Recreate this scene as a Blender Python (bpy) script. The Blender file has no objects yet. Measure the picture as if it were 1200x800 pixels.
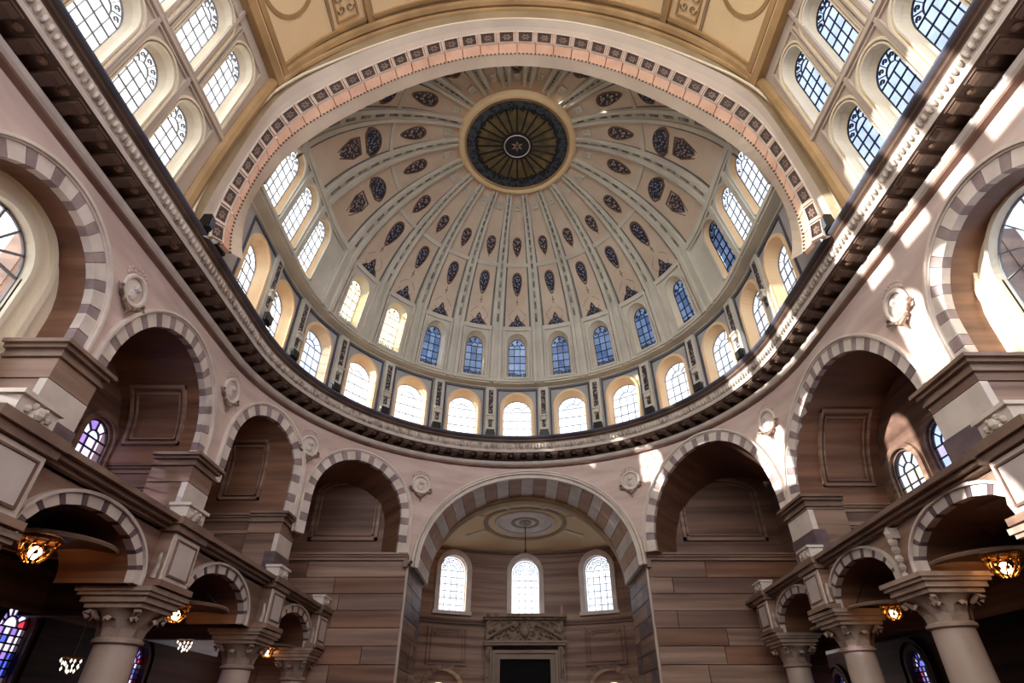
import bpy, math, random
from math import sin, cos, pi, radians, degrees, sqrt, atan2, acos, asin
from mathutils import Vector, Matrix

random.seed(7)
SC = bpy.context.scene
COL = SC.collection
S = 16.0                 # one building unit (eye to cornice height) in metres
EYE = 1.6

# ------------------------------------------------------------------ camera
cam_d = bpy.data.cameras.new('camera')
cam = bpy.data.objects.new('camera', cam_d)
COL.objects.link(cam)
cam.location = (0, 0, EYE)
cam.rotation_euler = (radians(90 + 35.2), 0, 0)
cam_d.sensor_fit = 'HORIZONTAL'
cam_d.sensor_width = 36.0
cam_d.lens = 36.0 * 640.0 / 1200.0
cam_d.shift_x = -6.0 / 1200.0
cam_d.clip_end = 500
SC.camera = cam

# ------------------------------------------------------------------ world, sun, exposure
SUN_DIR = Vector((1.0, 0.10, -0.26)).normalized()      # the way the light travels
w = bpy.data.worlds.new('sky')
SC.world = w
w.use_nodes = True
nt = w.node_tree
nt.nodes.clear()
n_out = nt.nodes.new('ShaderNodeOutputWorld')
n_bg = nt.nodes.new('ShaderNodeBackground')
n_tc = nt.nodes.new('ShaderNodeTexCoord')
n_dot = nt.nodes.new('ShaderNodeVectorMath'); n_dot.operation = 'DOT_PRODUCT'
n_dot.inputs[1].default_value = tuple(-SUN_DIR)
n_rmp = nt.nodes.new('ShaderNodeValToRGB')
n_map = nt.nodes.new('ShaderNodeMapRange')
n_map.inputs['From Min'].default_value = -1.0
n_map.inputs['From Max'].default_value = 1.0
e = n_rmp.color_ramp.elements
e[0].position = 0.0; e[0].color = (0.70, 0.80, 1.02, 1)
e[1].position = 1.0; e[1].color = (2.0, 1.95, 1.85, 1)
m_ = n_rmp.color_ramp.elements.new(0.5); m_.color = (1.15, 1.2, 1.3, 1)
nt.links.new(n_tc.outputs['Generated'], n_dot.inputs[0])
nt.links.new(n_dot.outputs['Value'], n_map.inputs['Value'])
nt.links.new(n_map.outputs['Result'], n_rmp.inputs['Fac'])
nt.links.new(n_rmp.outputs['Color'], n_bg.inputs['Color'])
n_bg.inputs['Strength'].default_value = 1.8
nt.links.new(n_bg.outputs['Background'], n_out.inputs['Surface'])

sun_d = bpy.data.lights.new('sun', 'SUN')
sun_d.energy = 14.0
sun_d.angle = radians(0.6)
sun_d.color = (1.0, 0.94, 0.84)
sun = bpy.data.objects.new('sun', sun_d)
COL.objects.link(sun)
sun.rotation_euler = SUN_DIR.to_track_quat('-Z', 'Y').to_euler()
sun.location = (-60, 10, 60)

SC.view_settings.view_transform = 'Standard'
SC.view_settings.look = 'None'
SC.view_settings.gamma = 1.0
SC.view_settings.use_curve_mapping = False
SC.view_settings.exposure = 0.42
SC.cycles.use_denoising = True
SC.cycles.max_bounces = 8
SC.cycles.diffuse_bounces = 6
SC.cycles.transparent_max_bounces = 12
SC.cycles.caustics_reflective = False
SC.cycles.caustics_refractive = False

# ------------------------------------------------------------------ materials
def lin(c):
    return tuple(((v / 255.0) / 12.92 if v / 255.0 <= 0.04045 else ((v / 255.0 + 0.055) / 1.055) ** 2.4) for v in c) + (1.0,)

def mat(name, c1, c2=None, scale=1.0, stretch=(1, 1, 1), rough=0.6, bump=0.0, metal=0.0, detail=4.0, lo=0.35, hi=0.65, kind='noise', per_object=0.0):
    m = bpy.data.materials.new(name)
    m.use_nodes = True
    t = m.node_tree
    b = t.nodes['Principled BSDF']
    b.inputs['Roughness'].default_value = rough
    b.inputs['Metallic'].default_value = metal
    c1 = lin(c1)
    if c2 is None:
        b.inputs['Base Color'].default_value = c1
        return m
    c2 = lin(c2)
    tc = t.nodes.new('ShaderNodeTexCoord')
    mp = t.nodes.new('ShaderNodeMapping')
    mp.inputs['Scale'].default_value = stretch
    t.links.new(tc.outputs['Object'], mp.inputs['Vector'])
    if kind == 'voronoi':
        tx = t.nodes.new('ShaderNodeTexVoronoi')
        tx.inputs['Scale'].default_value = scale
        fac = tx.outputs['Distance']
    else:
        tx = t.nodes.new('ShaderNodeTexNoise')
        tx.inputs['Scale'].default_value = scale
        tx.inputs['Detail'].default_value = detail
        fac = tx.outputs['Fac']
    t.links.new(mp.outputs['Vector'], tx.inputs['Vector'])
    rp = t.nodes.new('ShaderNodeValToRGB')
    rp.color_ramp.elements[0].position = lo; rp.color_ramp.elements[0].color = c1
    rp.color_ramp.elements[1].position = hi; rp.color_ramp.elements[1].color = c2
    t.links.new(fac, rp.inputs['Fac'])
    col = rp.outputs['Color']
    if per_object:
        oi = t.nodes.new('ShaderNodeObjectInfo')
        mr = t.nodes.new('ShaderNodeMapRange')
        mr.inputs['To Min'].default_value = 1 - per_object
        mr.inputs['To Max'].default_value = 1 + per_object
        t.links.new(oi.outputs['Random'], mr.inputs['Value'])
        hs = t.nodes.new('ShaderNodeHueSaturation')
        t.links.new(mr.outputs['Result'], hs.inputs['Value'])
        t.links.new(col, hs.inputs['Color'])
        col = hs.outputs['Color']
    t.links.new(col, b.inputs['Base Color'])
    if bump:
        bp = t.nodes.new('ShaderNodeBump')
        bp.inputs['Strength'].default_value = bump
        bp.inputs['Distance'].default_value = 0.05
        t.links.new(fac, bp.inputs['Height'])
        t.links.new(bp.outputs['Normal'], b.inputs['Normal'])
    return m

def glass(name, tint, body=0.06):
    m = bpy.data.materials.new(name)
    m.use_nodes = True
    t = m.node_tree
    t.nodes.clear()
    o = t.nodes.new('ShaderNodeOutputMaterial')
    mx = t.nodes.new('ShaderNodeMixShader')
    tr = t.nodes.new('ShaderNodeBsdfTransparent')
    gl = t.nodes.new('ShaderNodeBsdfGlossy')
    tc = t.nodes.new('ShaderNodeTexCoord')
    nz = t.nodes.new('ShaderNodeTexNoise')
    nz.inputs['Scale'].default_value = 1.2
    rp = t.nodes.new('ShaderNodeValToRGB')
    a = lin(tint)
    rp.color_ramp.elements[0].position = 0.3; rp.color_ramp.elements[0].color = tuple(v * 0.8 for v in a[:3]) + (1,)
    rp.color_ramp.elements[1].position = 0.7; rp.color_ramp.elements[1].color = a
    t.links.new(tc.outputs['Object'], nz.inputs['Vector'])
    t.links.new(nz.outputs['Fac'], rp.inputs['Fac'])
    t.links.new(rp.outputs['Color'], tr.inputs['Color'])
    gl.inputs['Roughness'].default_value = 0.2
    gl.inputs['Color'].default_value = (0.8, 0.85, 0.9, 1)
    mx.inputs['Fac'].default_value = body
    t.links.new(tr.outputs[0], mx.inputs[1])
    t.links.new(gl.outputs[0], mx.inputs[2])
    t.links.new(mx.outputs[0], o.inputs['Surface'])
    return m

def emit(name, c, s):
    m = bpy.data.materials.new(name)
    m.use_nodes = True
    b = m.node_tree.nodes['Principled BSDF']
    b.inputs['Base Color'].default_value = lin(c)
    b.inputs['Emission Color'].default_value = lin(c)
    b.inputs['Emission Strength'].default_value = s
    return m

MT = dict(
    spandrel=mat('pink_grey_stone', (200, 174, 164), (222, 200, 190), 0.35, (1, 1, 5), 0.55, 0.08),
    marble=mat('brown_veined_stone', (118, 88, 74), (172, 140, 120), 0.22, (0.5, 0.5, 13), 0.5, 0.05, detail=7, per_object=0.18),
    marble_dark=mat('dark_brown_veined_stone', (98, 70, 58), (140, 108, 92), 0.25, (0.4, 0.4, 10), 0.5, 0.05, detail=6, per_object=0.10),
    warm_plank=mat('warm_brown_veined_stone', (104, 70, 52), (150, 108, 84), 0.3, (0.5, 0.5, 8), 0.5, 0.05, detail=6, per_object=0.12),
    pale=mat('pale_limestone', (214, 200, 190), (232, 220, 208), 1.2, (1, 1, 1), 0.6, 0.05, per_object=0.05),
    voussoir_pale=mat('pale_voussoir_stone', (212, 198, 188), (232, 220, 210), 1.2, (1, 1, 1), 0.6, 0.05, per_object=0.05),
    voussoir_grey=mat('mauve_grey_voussoir_stone', (140, 120, 122), (172, 152, 150), 1.2, (1, 1, 1), 0.6, 0.05, per_object=0.08),
    voussoir_tan=mat('tan_voussoir_stone', (176, 134, 108), (196, 156, 128), 1.0, (1, 1, 1), 0.6, 0.05, per_object=0.08),
    mauve=mat('mauve_marble', (92, 74, 80), (126, 106, 108), 0.7, (1, 1, 3), 0.5),
    cream=mat('cream_plaster', (234, 204, 156), (242, 216, 172), 0.25, (1, 1, 1), 0.7),
    cream_white=mat('warm_white_plaster', (232, 218, 190), (242, 230, 206), 0.4, (1, 1, 1), 0.6),
    ochre=mat('ochre_gold_moulding', (156, 124, 82), (184, 150, 104), 0.6, (1, 1, 1), 0.5),
    olive=mat('olive_grey_moulding', (146, 126, 96), (170, 150, 116), 0.5, (1, 1, 1), 0.6),
    clere=mat('grey_beige_plaster', (188, 172, 156), (204, 188, 172), 0.4, (1, 1, 1), 0.65),
    dome_tan=mat('tan_dome_plaster', (206, 186, 164), (222, 204, 182), 0.4, (1, 1, 1), 0.7),
    rib=mat('grey_green_plaster', (200, 196, 182), (218, 214, 200), 0.5, (1, 1, 1), 0.6),
    rib_dark=mat('slate_green_groove', (92, 94, 92), (120, 120, 114), 0.9, (1, 1, 1), 0.6),
    bead=mat('carved_grey_bead', (96, 92, 82), (176, 168, 150), 2.2, (1, 1, 1), 0.6),
    drum=mat('grey_blue_plaster', (168, 166, 166), (190, 188, 186), 0.6, (1, 1, 1), 0.6),
    drum_line=mat('slate_blue_border', (70, 72, 88), (92, 92, 106), 0.8, (1, 1, 1), 0.6),
    reveal=mat('apricot_plaster', (244, 206, 156), (252, 222, 178), 0.5, (1, 1, 1), 0.6),
    blue_relief=mat('blue_black_relief', (168, 170, 186), (30, 34, 56), 7.0, (1, 1, 1), 0.5, 0.6, kind='voronoi', lo=0.22, hi=0.40),
    mauve_relief=mat('mauve_relief', (176, 158, 150), (50, 44, 56), 6.5, (1, 1, 1), 0.5, 0.6, kind='voronoi', lo=0.24, hi=0.46),
    line=mat('brown_painted_line', (112, 84, 66)),
    dark=mat('dark_bronze', (52, 42, 38), (78, 64, 54), 1.5, (1, 1, 1), 0.45),
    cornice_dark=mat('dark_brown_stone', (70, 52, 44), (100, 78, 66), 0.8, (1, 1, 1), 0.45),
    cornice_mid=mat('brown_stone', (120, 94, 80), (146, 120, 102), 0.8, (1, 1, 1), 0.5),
    red_line=mat('red_brown_stone', (112, 82, 70), (136, 104, 90), 0.8, (1, 1, 1), 0.5),
    carved=mat('carved_grey_stone', (150, 134, 122), (206, 194, 182), 2.6, (1, 1, 1), 0.6, 0.5, kind='voronoi', lo=0.1, hi=0.6),
    pink=mat('pink_terracotta_stone', (196, 150, 124), (212, 170, 144), 0.8, (1, 1, 1), 0.6, per_object=0.05),
    lead=mat('lead_glare_grey', (118, 118, 124)),  # leading of the bright windows, glare put into its paler colour
    lead_dark=mat('lead_black', (26, 26, 32)),
    grille=mat('black_gold_grille', (22, 24, 28), (104, 88, 52), 2.4, (1, 1, 1), 0.4),
    oc_gold=mat('aged_gold_glass', (92, 78, 48), (132, 112, 66), 1.4, (1, 1, 1), 0.35),
    oc_ring=mat('blue_black_carved_ring', (14, 17, 24), (64, 76, 88), 4.0, (1, 1, 1), 0.4, 0.5, kind='voronoi', lo=0.3, hi=0.62),
    column=mat('pale_column_stone', (188, 166, 152), (206, 186, 170), 0.5, (1, 1, 1), 0.4),
    capital=mat('carved_capital_stone', (150, 128, 114), (186, 164, 148), 1.2, (1, 1, 1), 0.6, 0.2),
    brass=mat('brass', (150, 108, 52), (190, 146, 82), 3.0, (1, 1, 1), 0.35, metal=0.8),
    iron=mat('black_iron', (24, 20, 18), None, rough=0.4),
    bulb=emit('lamp_bulb', (255, 190, 130), 22.0),
    crystal=emit('lit_crystal', (255, 236, 214), 1.6),
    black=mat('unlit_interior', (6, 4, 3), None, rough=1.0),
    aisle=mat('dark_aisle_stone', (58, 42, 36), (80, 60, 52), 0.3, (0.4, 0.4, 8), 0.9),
    floor=mat('dark_red_carpet', (70, 40, 36), (84, 50, 44), 0.8, (1, 1, 1), 0.9),
    panel_white=mat('white_marble_panel', (206, 192, 186), (222, 210, 204), 0.9, (1, 1, 1), 0.4),
    portal=mat('carved_brown_stone', (92, 70, 56), (150, 124, 102), 2.4, (1, 1, 1), 0.6, 0.5, kind='voronoi', lo=0.1, hi=0.6),
    portal_plain=mat('grey_brown_stone', (134, 112, 94), (156, 132, 112), 0.8, (1, 1, 1), 0.5),
    rosette=mat('dark_red_brown_paint', (46, 30, 28), (66, 46, 40), 2.0, (1, 1, 1), 0.6),
    rosette_pale=mat('pale_rosette_plaster', (196, 170, 150), (214, 190, 170), 2.0, (1, 1, 1), 0.6),
    g_clear=glass('clear_leaded_glass', (246, 248, 250)),
    g_warm=glass('straw_tinted_glass', (255, 246, 222)),
    g_pale=glass('pale_blue_glass', (212, 220, 236)),
    g_blue=glass('slate_blue_glass', (146, 158, 176)),
    g_deep=glass('deep_blue_glass', (126, 140, 162)),
    s_blue=glass('cobalt_stained_glass', (128, 136, 206)),
    s_white=glass('milky_stained_glass', (214, 206, 226)),
    s_red=glass('ruby_stained_glass', (200, 110, 124)),
    s_violet=glass('violet_stained_glass', (176, 156, 204)),
    s_gold=glass('amber_stained_glass', (222, 184, 120)),
    s_green=glass('green_stained_glass', (120, 170, 150)),
)

# ------------------------------------------------------------------ mesh helpers (building units in, metres out)
def W(p):
    return (p[0] * S, p[1] * S, p[2] * S + EYE)

class M:
    def __init__(self):
        self.v = []; self.f = []; self.mi = []
    def add(self, pts):
        k = len(self.v); self.v.extend(tuple(p) for p in pts); return k
    def face(self, idx, mi=0):
        self.f.append(tuple(idx)); self.mi.append(mi)
    def poly(self, pts, mi=0):
        k = self.add(pts); self.face(range(k, k + len(pts)), mi)
    def grid(self, rows, mi=0, closed=False):
        n = len(rows[0]); k = self.add([p for r in rows for p in r])
        for i in range(len(rows) - 1):
            for j in range(n if closed else n - 1):
                j2 = (j + 1) % n
                self.face((k + i * n + j, k + i * n + j2, k + (i + 1) * n + j2, k + (i + 1) * n + j), mi)
    def hexa(self, a, b, mi=0):
        """a, b: two loops of n points, joined into a closed solid"""
        n = len(a); k = self.add(list(a) + list(b))
        self.face(range(k, k + n), mi); self.face(range(k + 2 * n - 1, k + n - 1, -1), mi)
        for i in range(n):
            j = (i + 1) % n
            self.face((k + i, k + j, k + n + j, k + n + i), mi)
    def box(self, x0, x1, y0, y1, z0, z1, mi=0):
        self.hexa([(x0, y0, z0), (x1, y0, z0), (x1, y1, z0), (x0, y1, z0)], [(x0, y0, z1), (x1, y0, z1), (x1, y1, z1), (x0, y1, z1)], mi)
    def fbox(self, f, u0, u1, v0, v1, d0, d1, mi=0, n=1):
        """box in a mapped frame, n segments along u"""
        us = [u0 + (u1 - u0) * i / n for i in range(n + 1)]
        self.grid([[f(u, v0, d0), f(u, v1, d0), f(u, v1, d1), f(u, v0, d1)] for u in us], mi, True)
        self.poly([f(u0, v0, d0), f(u0, v1, d0), f(u0, v1, d1), f(u0, v0, d1)], mi)
        self.poly([f(u1, v0, d0), f(u1, v1, d0), f(u1, v1, d1), f(u1, v0, d1)], mi)
    def tube(self, pts, r, n=6, mi=0, cap=True):
        pts = [Vector(p) for p in pts]; rows = []
        for i, p in enumerate(pts):
            t = (pts[min(i + 1, len(pts) - 1)] - pts[max(i - 1, 0)])
            if t.length < 1e-9: t = Vector((0, 0, 1))
            t.normalize()
            a = t.orthogonal().normalized() if abs(t.z) > 0.95 else t.cross(Vector((0, 0, 1))).normalized()
            b = t.cross(a)
            rr = r[i] if isinstance(r, (list, tuple)) else r
            rows.append([tuple(p + (a * cos(2 * pi * k / n) + b * sin(2 * pi * k / n)) * rr) for k in range(n)])
        self.grid(rows, mi, True)
        if cap:
            self.poly(rows[0], mi); self.poly(rows[-1], mi)
    def lathe(self, c, prof, n=16, mi=0, a0=0.0):
        self.grid([[(c[0] + r * cos(a0 + 2 * pi * k / n), c[1] + r * sin(a0 + 2 * pi * k / n), c[2] + z) for k in range(n)] for r, z in prof], mi, True)
    def ball(self, c, r, n=8, m=5, mi=0, sz=1.0):
        self.lathe(c, [(max(r * sin(pi * i / m), r * 0.01), -r * cos(pi * i / m) * sz) for i in range(m + 1)], n, mi)

def build(name, mb, mats, parent=None, smooth=False, local=False):
    me = bpy.data.meshes.new(name)
    me.from_pydata([tuple(c * S for c in p) for p in mb.v] if local else [W(p) for p in mb.v], [], mb.f)
    for m in (mats if isinstance(mats, (list, tuple)) else [mats]):
        me.materials.append(MT[m])
    me.polygons.foreach_set('material_index', mb.mi)
    if smooth:
        me.polygons.foreach_set('use_smooth', [True] * len(mb.f))
    me.update()
    if local:
        return me
    o = bpy.data.objects.new(name, me)
    COL.objects.link(o)
    attach(o, parent)
    return o

def attach(o, parent):
    if parent is not None:
        o.parent = parent
        p, off = parent, Vector((0, 0, 0))
        while p is not None:
            off = off + p.location; p = p.parent
        if parent.type == 'EMPTY':
            o.matrix_parent_inverse = Matrix.Translation(-off)

def put(name, me, mtx, parent=None):
    """an object sharing mesh data, placed by a matrix given in building units"""
    o = bpy.data.objects.new(name, me)
    COL.objects.link(o)
    attach(o, parent)
    t = mtx.to_translation()
    mm = mtx.to_3x3().to_4x4()
    mm.translation = Vector(W(t))
    o.matrix_basis = mm
    return o

def tag(o, label=None, cat=None, group=None, kind=None):
    if label: o['label'] = label
    if cat: o['category'] = cat
    if group: o['group'] = group
    if kind: o['kind'] = kind
    return o

def root(name, p, label, cat, group=None, kind=None):
    o = bpy.data.objects.new(name, None)
    o.empty_display_size = 0.3
    COL.objects.link(o)
    o.location = W(p)
    return tag(o, label, cat, group, kind)

def frame_mtx(p, ux, uz):
    """matrix with local x along ux, local z along uz (both Vectors), at p"""
    x = Vector(ux).normalized(); z = Vector(uz).normalized()
    y = z.cross(x).normalized(); x = y.cross(z).normalized()
    m = Matrix((x, y, z)).transposed().to_4x4()
    m.translation = Vector(p)
    return m

# ------------------------------------------------------------------ mapped frames
C = 1.303                # centre of the round end below the cornice
RW = 0.83
YD = 0.99; CD = 1.359; ZC = 1.232; RD = 0.735      # dome centre and radius
def u_frame(R, c):
    q = R * pi / 2
    def f(s, z, d):
        r = R + d
        if abs(s) <= q:
            th = s / R
            return (r * sin(th), c + r * cos(th), z)
        sg = 1 if s > 0 else -1
        return (sg * r, c - (abs(s) - q), z)
    return f
wall_f = u_frame(RW, C)
def tw(deg):             # plan angle on the wall -> distance along it
    return deg * pi / 180 * RW
DR = 0.775
drum_f = u_frame(DR, CD)
QD = RD * pi / 2
def dome_f(s, v, d):
    ph = v / RD; h = (RD + d) * cos(ph); z = ZC + (RD + d) * sin(ph)
    if abs(s) <= QD:
        th = s / RD
        return (h * sin(th), CD + h * cos(th), z)
    sg = 1 if s > 0 else -1
    return (sg * h, CD - (abs(s) - QD), z)
def polar(th, rho, d=0.0):
    """upper dome in plan polar coordinates round the oculus, d = inward offset; front quarter sphere, back barrel"""
    x = rho * sin(th); y = rho * cos(th)
    if y >= 0:
        r = min(rho / RD, 1.0)
        nz = sqrt(1 - r * r)
        n = Vector((x / RD, y / RD, nz))
    else:
        r = min(abs(x) / RD, 1.0) * (1 if x >= 0 else -1)
        n = Vector((r, 0, sqrt(1 - r * r)))
    p = Vector((n.x * RD, CD + y, ZC + n.z * RD)) - n * d
    return p, n
def plane_x(x0, sg):     # wall facing the nave at x = sg * x0, u along y
    return lambda u, v, d: (sg * (x0 + d), u, v)
def plane_y(y0):         # wall facing the camera, u along x
    return lambda u, v, d: (u, y0 + d, v)
def gal_l(u, v, d):
    return (-(0.66 + d), u, v)
def gal_r(u, v, d):
    return (0.741 + 0.0625 * (u - 1.0) + d, u, v)

# ------------------------------------------------------------------ arch-shaped holes
def arch_pts(uc, hw, vs, rise, v0, off=0.0, n=20):
    """outline left foot -> over the top -> right foot"""
    h = hw - off; r = rise - off
    pts = [(uc - h, v0)]
    pts += [(uc - h * cos(pi * i / n), vs + r * sin(pi * i / n)) for i in range(n + 1)]
    pts.append((uc + h, v0))
    return pts
def holed(mb, f, u0, u1, v0, v1, hole, d=0.0, mi=0, nr=2):
    """rectangle with an arched hole (uc, hw, vs, rise, hv0)"""
    uc, hw, vs, rise, h0 = hole
    cv = (h0 + vs) / 2 if vs > h0 else vs + rise * 0.3
    pts = arch_pts(uc, hw, vs, rise, h0)
    pts += [(uc + hw * (1 - 2 * k / 4), h0) for k in range(1, 4)]
    def rect_hit(a):
        c, s = cos(a), sin(a); t = 1e9
        if c > 1e-9: t = min(t, (u1 - uc) / c)
        if c < -1e-9: t = min(t, (u0 - uc) / c)
        if s > 1e-9: t = min(t, (v1 - cv) / s)
        if s < -1e-9: t = min(t, (v0 - cv) / s)
        return t
    def hole_hit(a):
        c, s = cos(a), sin(a); t = 1e9
        if s < -1e-9: t = min(t, (h0 - cv) / s)
        if abs(c) > 1e-9:
            tt = hw / abs(c)
            if cv + tt * s <= vs + 1e-9: t = min(t, tt)
        A = (c / hw) ** 2 + (s / rise) ** 2; B = (cv - vs) * s / rise ** 2; D = ((cv - vs) / rise) ** 2 - 1
        disc = B * B - A * D
        if disc >= 0:
            tt = (-B + sqrt(disc)) / A
            if cv + tt * s >= vs - 1e-9: t = min(t, tt)
        return t
    ang = [atan2(v - cv, u - uc) for u, v in pts] + [atan2(v - cv, u - uc) for u in (u0, u1) for v in (v0, v1)]
    ang = sorted(set(round(a, 6) for a in ang))
    rows = []
    for a in ang + [ang[0]]:
        th, tr = hole_hit(a), rect_hit(a)
        tr = max(tr, th)
        rows.append([f(uc + cos(a) * (th + (tr - th) * k / nr), cv + sin(a) * (th + (tr - th) * k / nr), d) for k in range(nr + 1)])
    mb.grid(rows, mi)
def reveal(mb, f, hole, d0, d1, mi=0, hole2=None, bottom=True, n=20, steps=1):
    a = arch_pts(*hole, n=n); b = arch_pts(*(hole2 or hole), n=n)
    if bottom:
        a = a + [a[0]]; b = b + [b[0]]
    rows = []
    for k in range(steps + 1):
        t = k / steps
        rows.append([f(p[0] + (q[0] - p[0]) * t, p[1] + (q[1] - p[1]) * t, d0 + (d1 - d0) * t) for p, q in zip(a, b)])
    mb.grid(rows, mi)
def arch_band(mb, f, hole, o0, o1, d0, d1, mi=0, n=24, foot=True):
    """a moulding following the arch between offsets o0, o1 (negative = outside), from depth d0 to d1"""
    a = arch_pts(*hole, off=o0, n=n); b = arch_pts(*hole, off=o1, n=n)
    rows = [[f(p[0], p[1], d0), f(q[0], q[1], d0), f(q[0], q[1], d1), f(p[0], p[1], d1)] for p, q in zip(a, b)]
    mb.grid(rows, mi, True)
def rect_frame(mb, f, u0, u1, v0, v1, w, d0, d1, mi=0, n=1):
    mb.fbox(f, u0, u1, v0, v0 + w, d0, d1, mi, n)
    mb.fbox(f, u0, u1, v1 - w, v1, d0, d1, mi, n)
    mb.fbox(f, u0, u0 + w, v0 + w, v1 - w, d0, d1, mi)
    mb.fbox(f, u1 - w, u1, v0 + w, v1 - w, d0, d1, mi)
def strip(mb, f, p, q, w, d0, d1, mi=0):
    du, dv = q[0] - p[0], q[1] - p[1]; L = sqrt(du * du + dv * dv) or 1e-9
    nu, nv = -dv / L * w, du / L * w
    a = [f(p[0] + nu, p[1] + nv, d0), f(p[0] - nu, p[1] - nv, d0), f(p[0] - nu, p[1] - nv, d1), f(p[0] + nu, p[1] + nv, d1)]
    b = [f(q[0] + nu, q[1] + nv, d0), f(q[0] - nu, q[1] - nv, d0), f(q[0] - nu, q[1] - nv, d1), f(q[0] + nu, q[1] + nv, d1)]
    mb.hexa(a, b, mi)

# ------------------------------------------------------------------ windows
WN = [0]
def window(f, hole, d, cols, rows, gl, label, group=None, lead='lead', bw=0.0016, scroll=0, frame=None, sill_scroll=False, head=5):
    """leaded window: every pane is a part, the leading one part with its tracery"""
    uc, hw, vs, rise, v0 = hole
    WN[0] += 1
    c = f(uc, v0, d)
    r = root('window_%d' % WN[0], c, label, 'window', group, 'structure')
    gls = gl if isinstance(gl, (list, tuple)) else [gl]
    pick = lambda: gls[random.randrange(len(gls))]
    us = [uc - hw + 2 * hw * i / cols for i in range(cols + 1)]
    vv = [v0 + (vs - v0) * j / rows for j in range(rows + 1)]
    g = 0.0004
    for i in range(cols):
        for j in range(rows):
            m = M(); m.fbox(f, us[i] + g, us[i + 1] - g, vv[j] + g, vv[j + 1] - g, d, d + 0.0006)
            m.f = m.f; build('pane', m, pick(), r)
    ir = 0.42
    P = lambda a, k: (uc - hw * k * cos(a), vs + rise * k * sin(a))
    for i in range(head):
        a0, a1 = pi * i / head, pi * (i + 1) / head
        loop = [P(a0, ir), P((a0 + a1) / 2, ir), P(a1, ir), P(a1, 1), P((a0 + a1) / 2, 1), P(a0, 1)]
        m = M(); m.hexa([f(*p, d) for p in loop], [f(*p, d + 0.0006) for p in loop]); build('pane', m, pick(), r)
    loop = [P(pi * k / 8, ir) for k in range(9)]
    m = M(); m.hexa([f(*p, d) for p in loop], [f(*p, d + 0.0006) for p in loop]); build('pane', m, pick(), r)
    L = M(); a, b = d - 0.002, d + 0.002
    for u in us: strip(L, f, (u, v0), (u, vs), bw, a, b)
    for v in vv: strip(L, f, (us[0], v), (us[-1], v), bw, a, b)
    for i in range(1, head): strip(L, f, P(pi * i / head, ir), P(pi * i / head, 1), bw, a, b)
    for k, n in ((ir, 8), (1.0, 14)):
        for i in range(n): strip(L, f, P(pi * i / n, k), P(pi * (i + 1) / n, k), bw * (1.0 if k < 1 else 1.6), a, b)
    if scroll:
        for i in range(scroll):
            am = pi * (i + 0.5) / scroll
            cx, cv = P(am, 0.72)
            rr = 0.16 * hw
            for t in range(7):
                q0, q1 = t * 0.9, (t + 1) * 0.9
                k0, k1 = rr * (1 - t / 9), rr * (1 - (t + 1) / 9)
                strip(L, f, (cx + k0 * cos(q0), cv + k0 * sin(q0)), (cx + k1 * cos(q1), cv + k1 * sin(q1)), bw * 1.3, a, b)
    if sill_scroll:
        for i in range(5):
            cx = uc - hw * 0.8 + hw * 0.4 * i; cv = v0 + 0.012
            for t in range(7):
                q0, q1 = t * 0.9 + i, (t + 1) * 0.9 + i
                k0, k1 = 0.009 * (1 - t / 9), 0.009 * (1 - (t + 1) / 9)
                strip(L, f, (cx + k0 * cos(q0), cv + k0 * sin(q0)), (cx + k1 * cos(q1), cv + k1 * sin(q1)), bw * 1.5, a, b)
    tag(build('leading', L, lead, r), kind='stuff')
    if frame:
        o, mt, dd = frame
        m = M(); arch_band(m, f, (uc, hw, vs, rise, v0), 0.0, -o, d - dd, d + 0.003, n=18)
        m.fbox(f, uc - hw - o, uc + hw + o, v0 - o, v0, d - dd, d + 0.003)
        build('frame', m, mt, r)
    return r
ORD = ['first', 'second', 'third', 'fourth', 'fifth', 'sixth', 'seventh', 'eighth', 'ninth', 'tenth']

# ================================================================== LARGE STRUCTURE
# ---- floor
m = M(); m.box(-1.3, 1.3, -0.6, 2.7, -0.12, -0.1)
tag(build('floor', m, 'floor'), 'dark red floor far below the dome', 'floor', kind='structure')

m = M(); m.box(-1.25, 1.25, -0.62, -0.58, -0.1, 0.55)  # added out of view to cut the light reaching the lower storey
tag(build('light_block_back', m, 'marble'), 'added unseen low wall behind the camera, cutting light on the lower parts', 'wall', kind='structure')

# ---- round wall with the arches, right below the cornice
A_SPEC = [  # key, centre (deg on plan), outer half width, spring z, outer rise, impost z, voussoirs, side, label
    ('A', -134.4, 0.205, 0.630, 0.205, 0.548, 25, 'left', 'striped stone arch at the left edge framing a large round-headed window'),
    ('B', -102.8, 0.232, 0.590, 0.240, 0.548, 29, 'left', 'striped stone arch second from the left, over a recess with one small stained window'),
    ('C', -70.9, 0.175, 0.668, 0.178, 0.545, 25, 'left', 'narrowest striped stone arch, third from the left, over a dark panelled recess'),
    ('D', -43.2, 0.217, 0.625, 0.217, 0.502, 29, 'front', 'striped stone arch directly left of the wide central arch'),
    ('M', 2.9, 0.437, 0.465, 0.390, 0.462, 0, 'front', 'wide plain-moulded central arch with a banded underside above the carved portal'),
    ('E', 52.7, 0.284, 0.530, 0.335, 0.502, 33, 'front', 'striped stone arch directly right of the wide central arch'),
    ('F', 94.0, 0.314, 0.502, 0.318, 0.515, 35, 'right', 'widest striped stone arch on the right, over a recess with two small windows'),
    ('G', 134.3, 0.205, 0.620, 0.205, 0.535, 25, 'right', 'striped stone arch at the right edge, sunlit, framing a large bright window'),
]
BND = [-150.0, -118.9, -85.3, -58.5, -27.7, 33.1, 72.4, 116.6, 150.0]
TOPZ = 0.872
wr = root('wall_round', (0, C, 0.5), 'pinkish grey stone wall of spandrels below the dome cornice', 'wall', kind='structure')
m = M()
holes = {}
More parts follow.
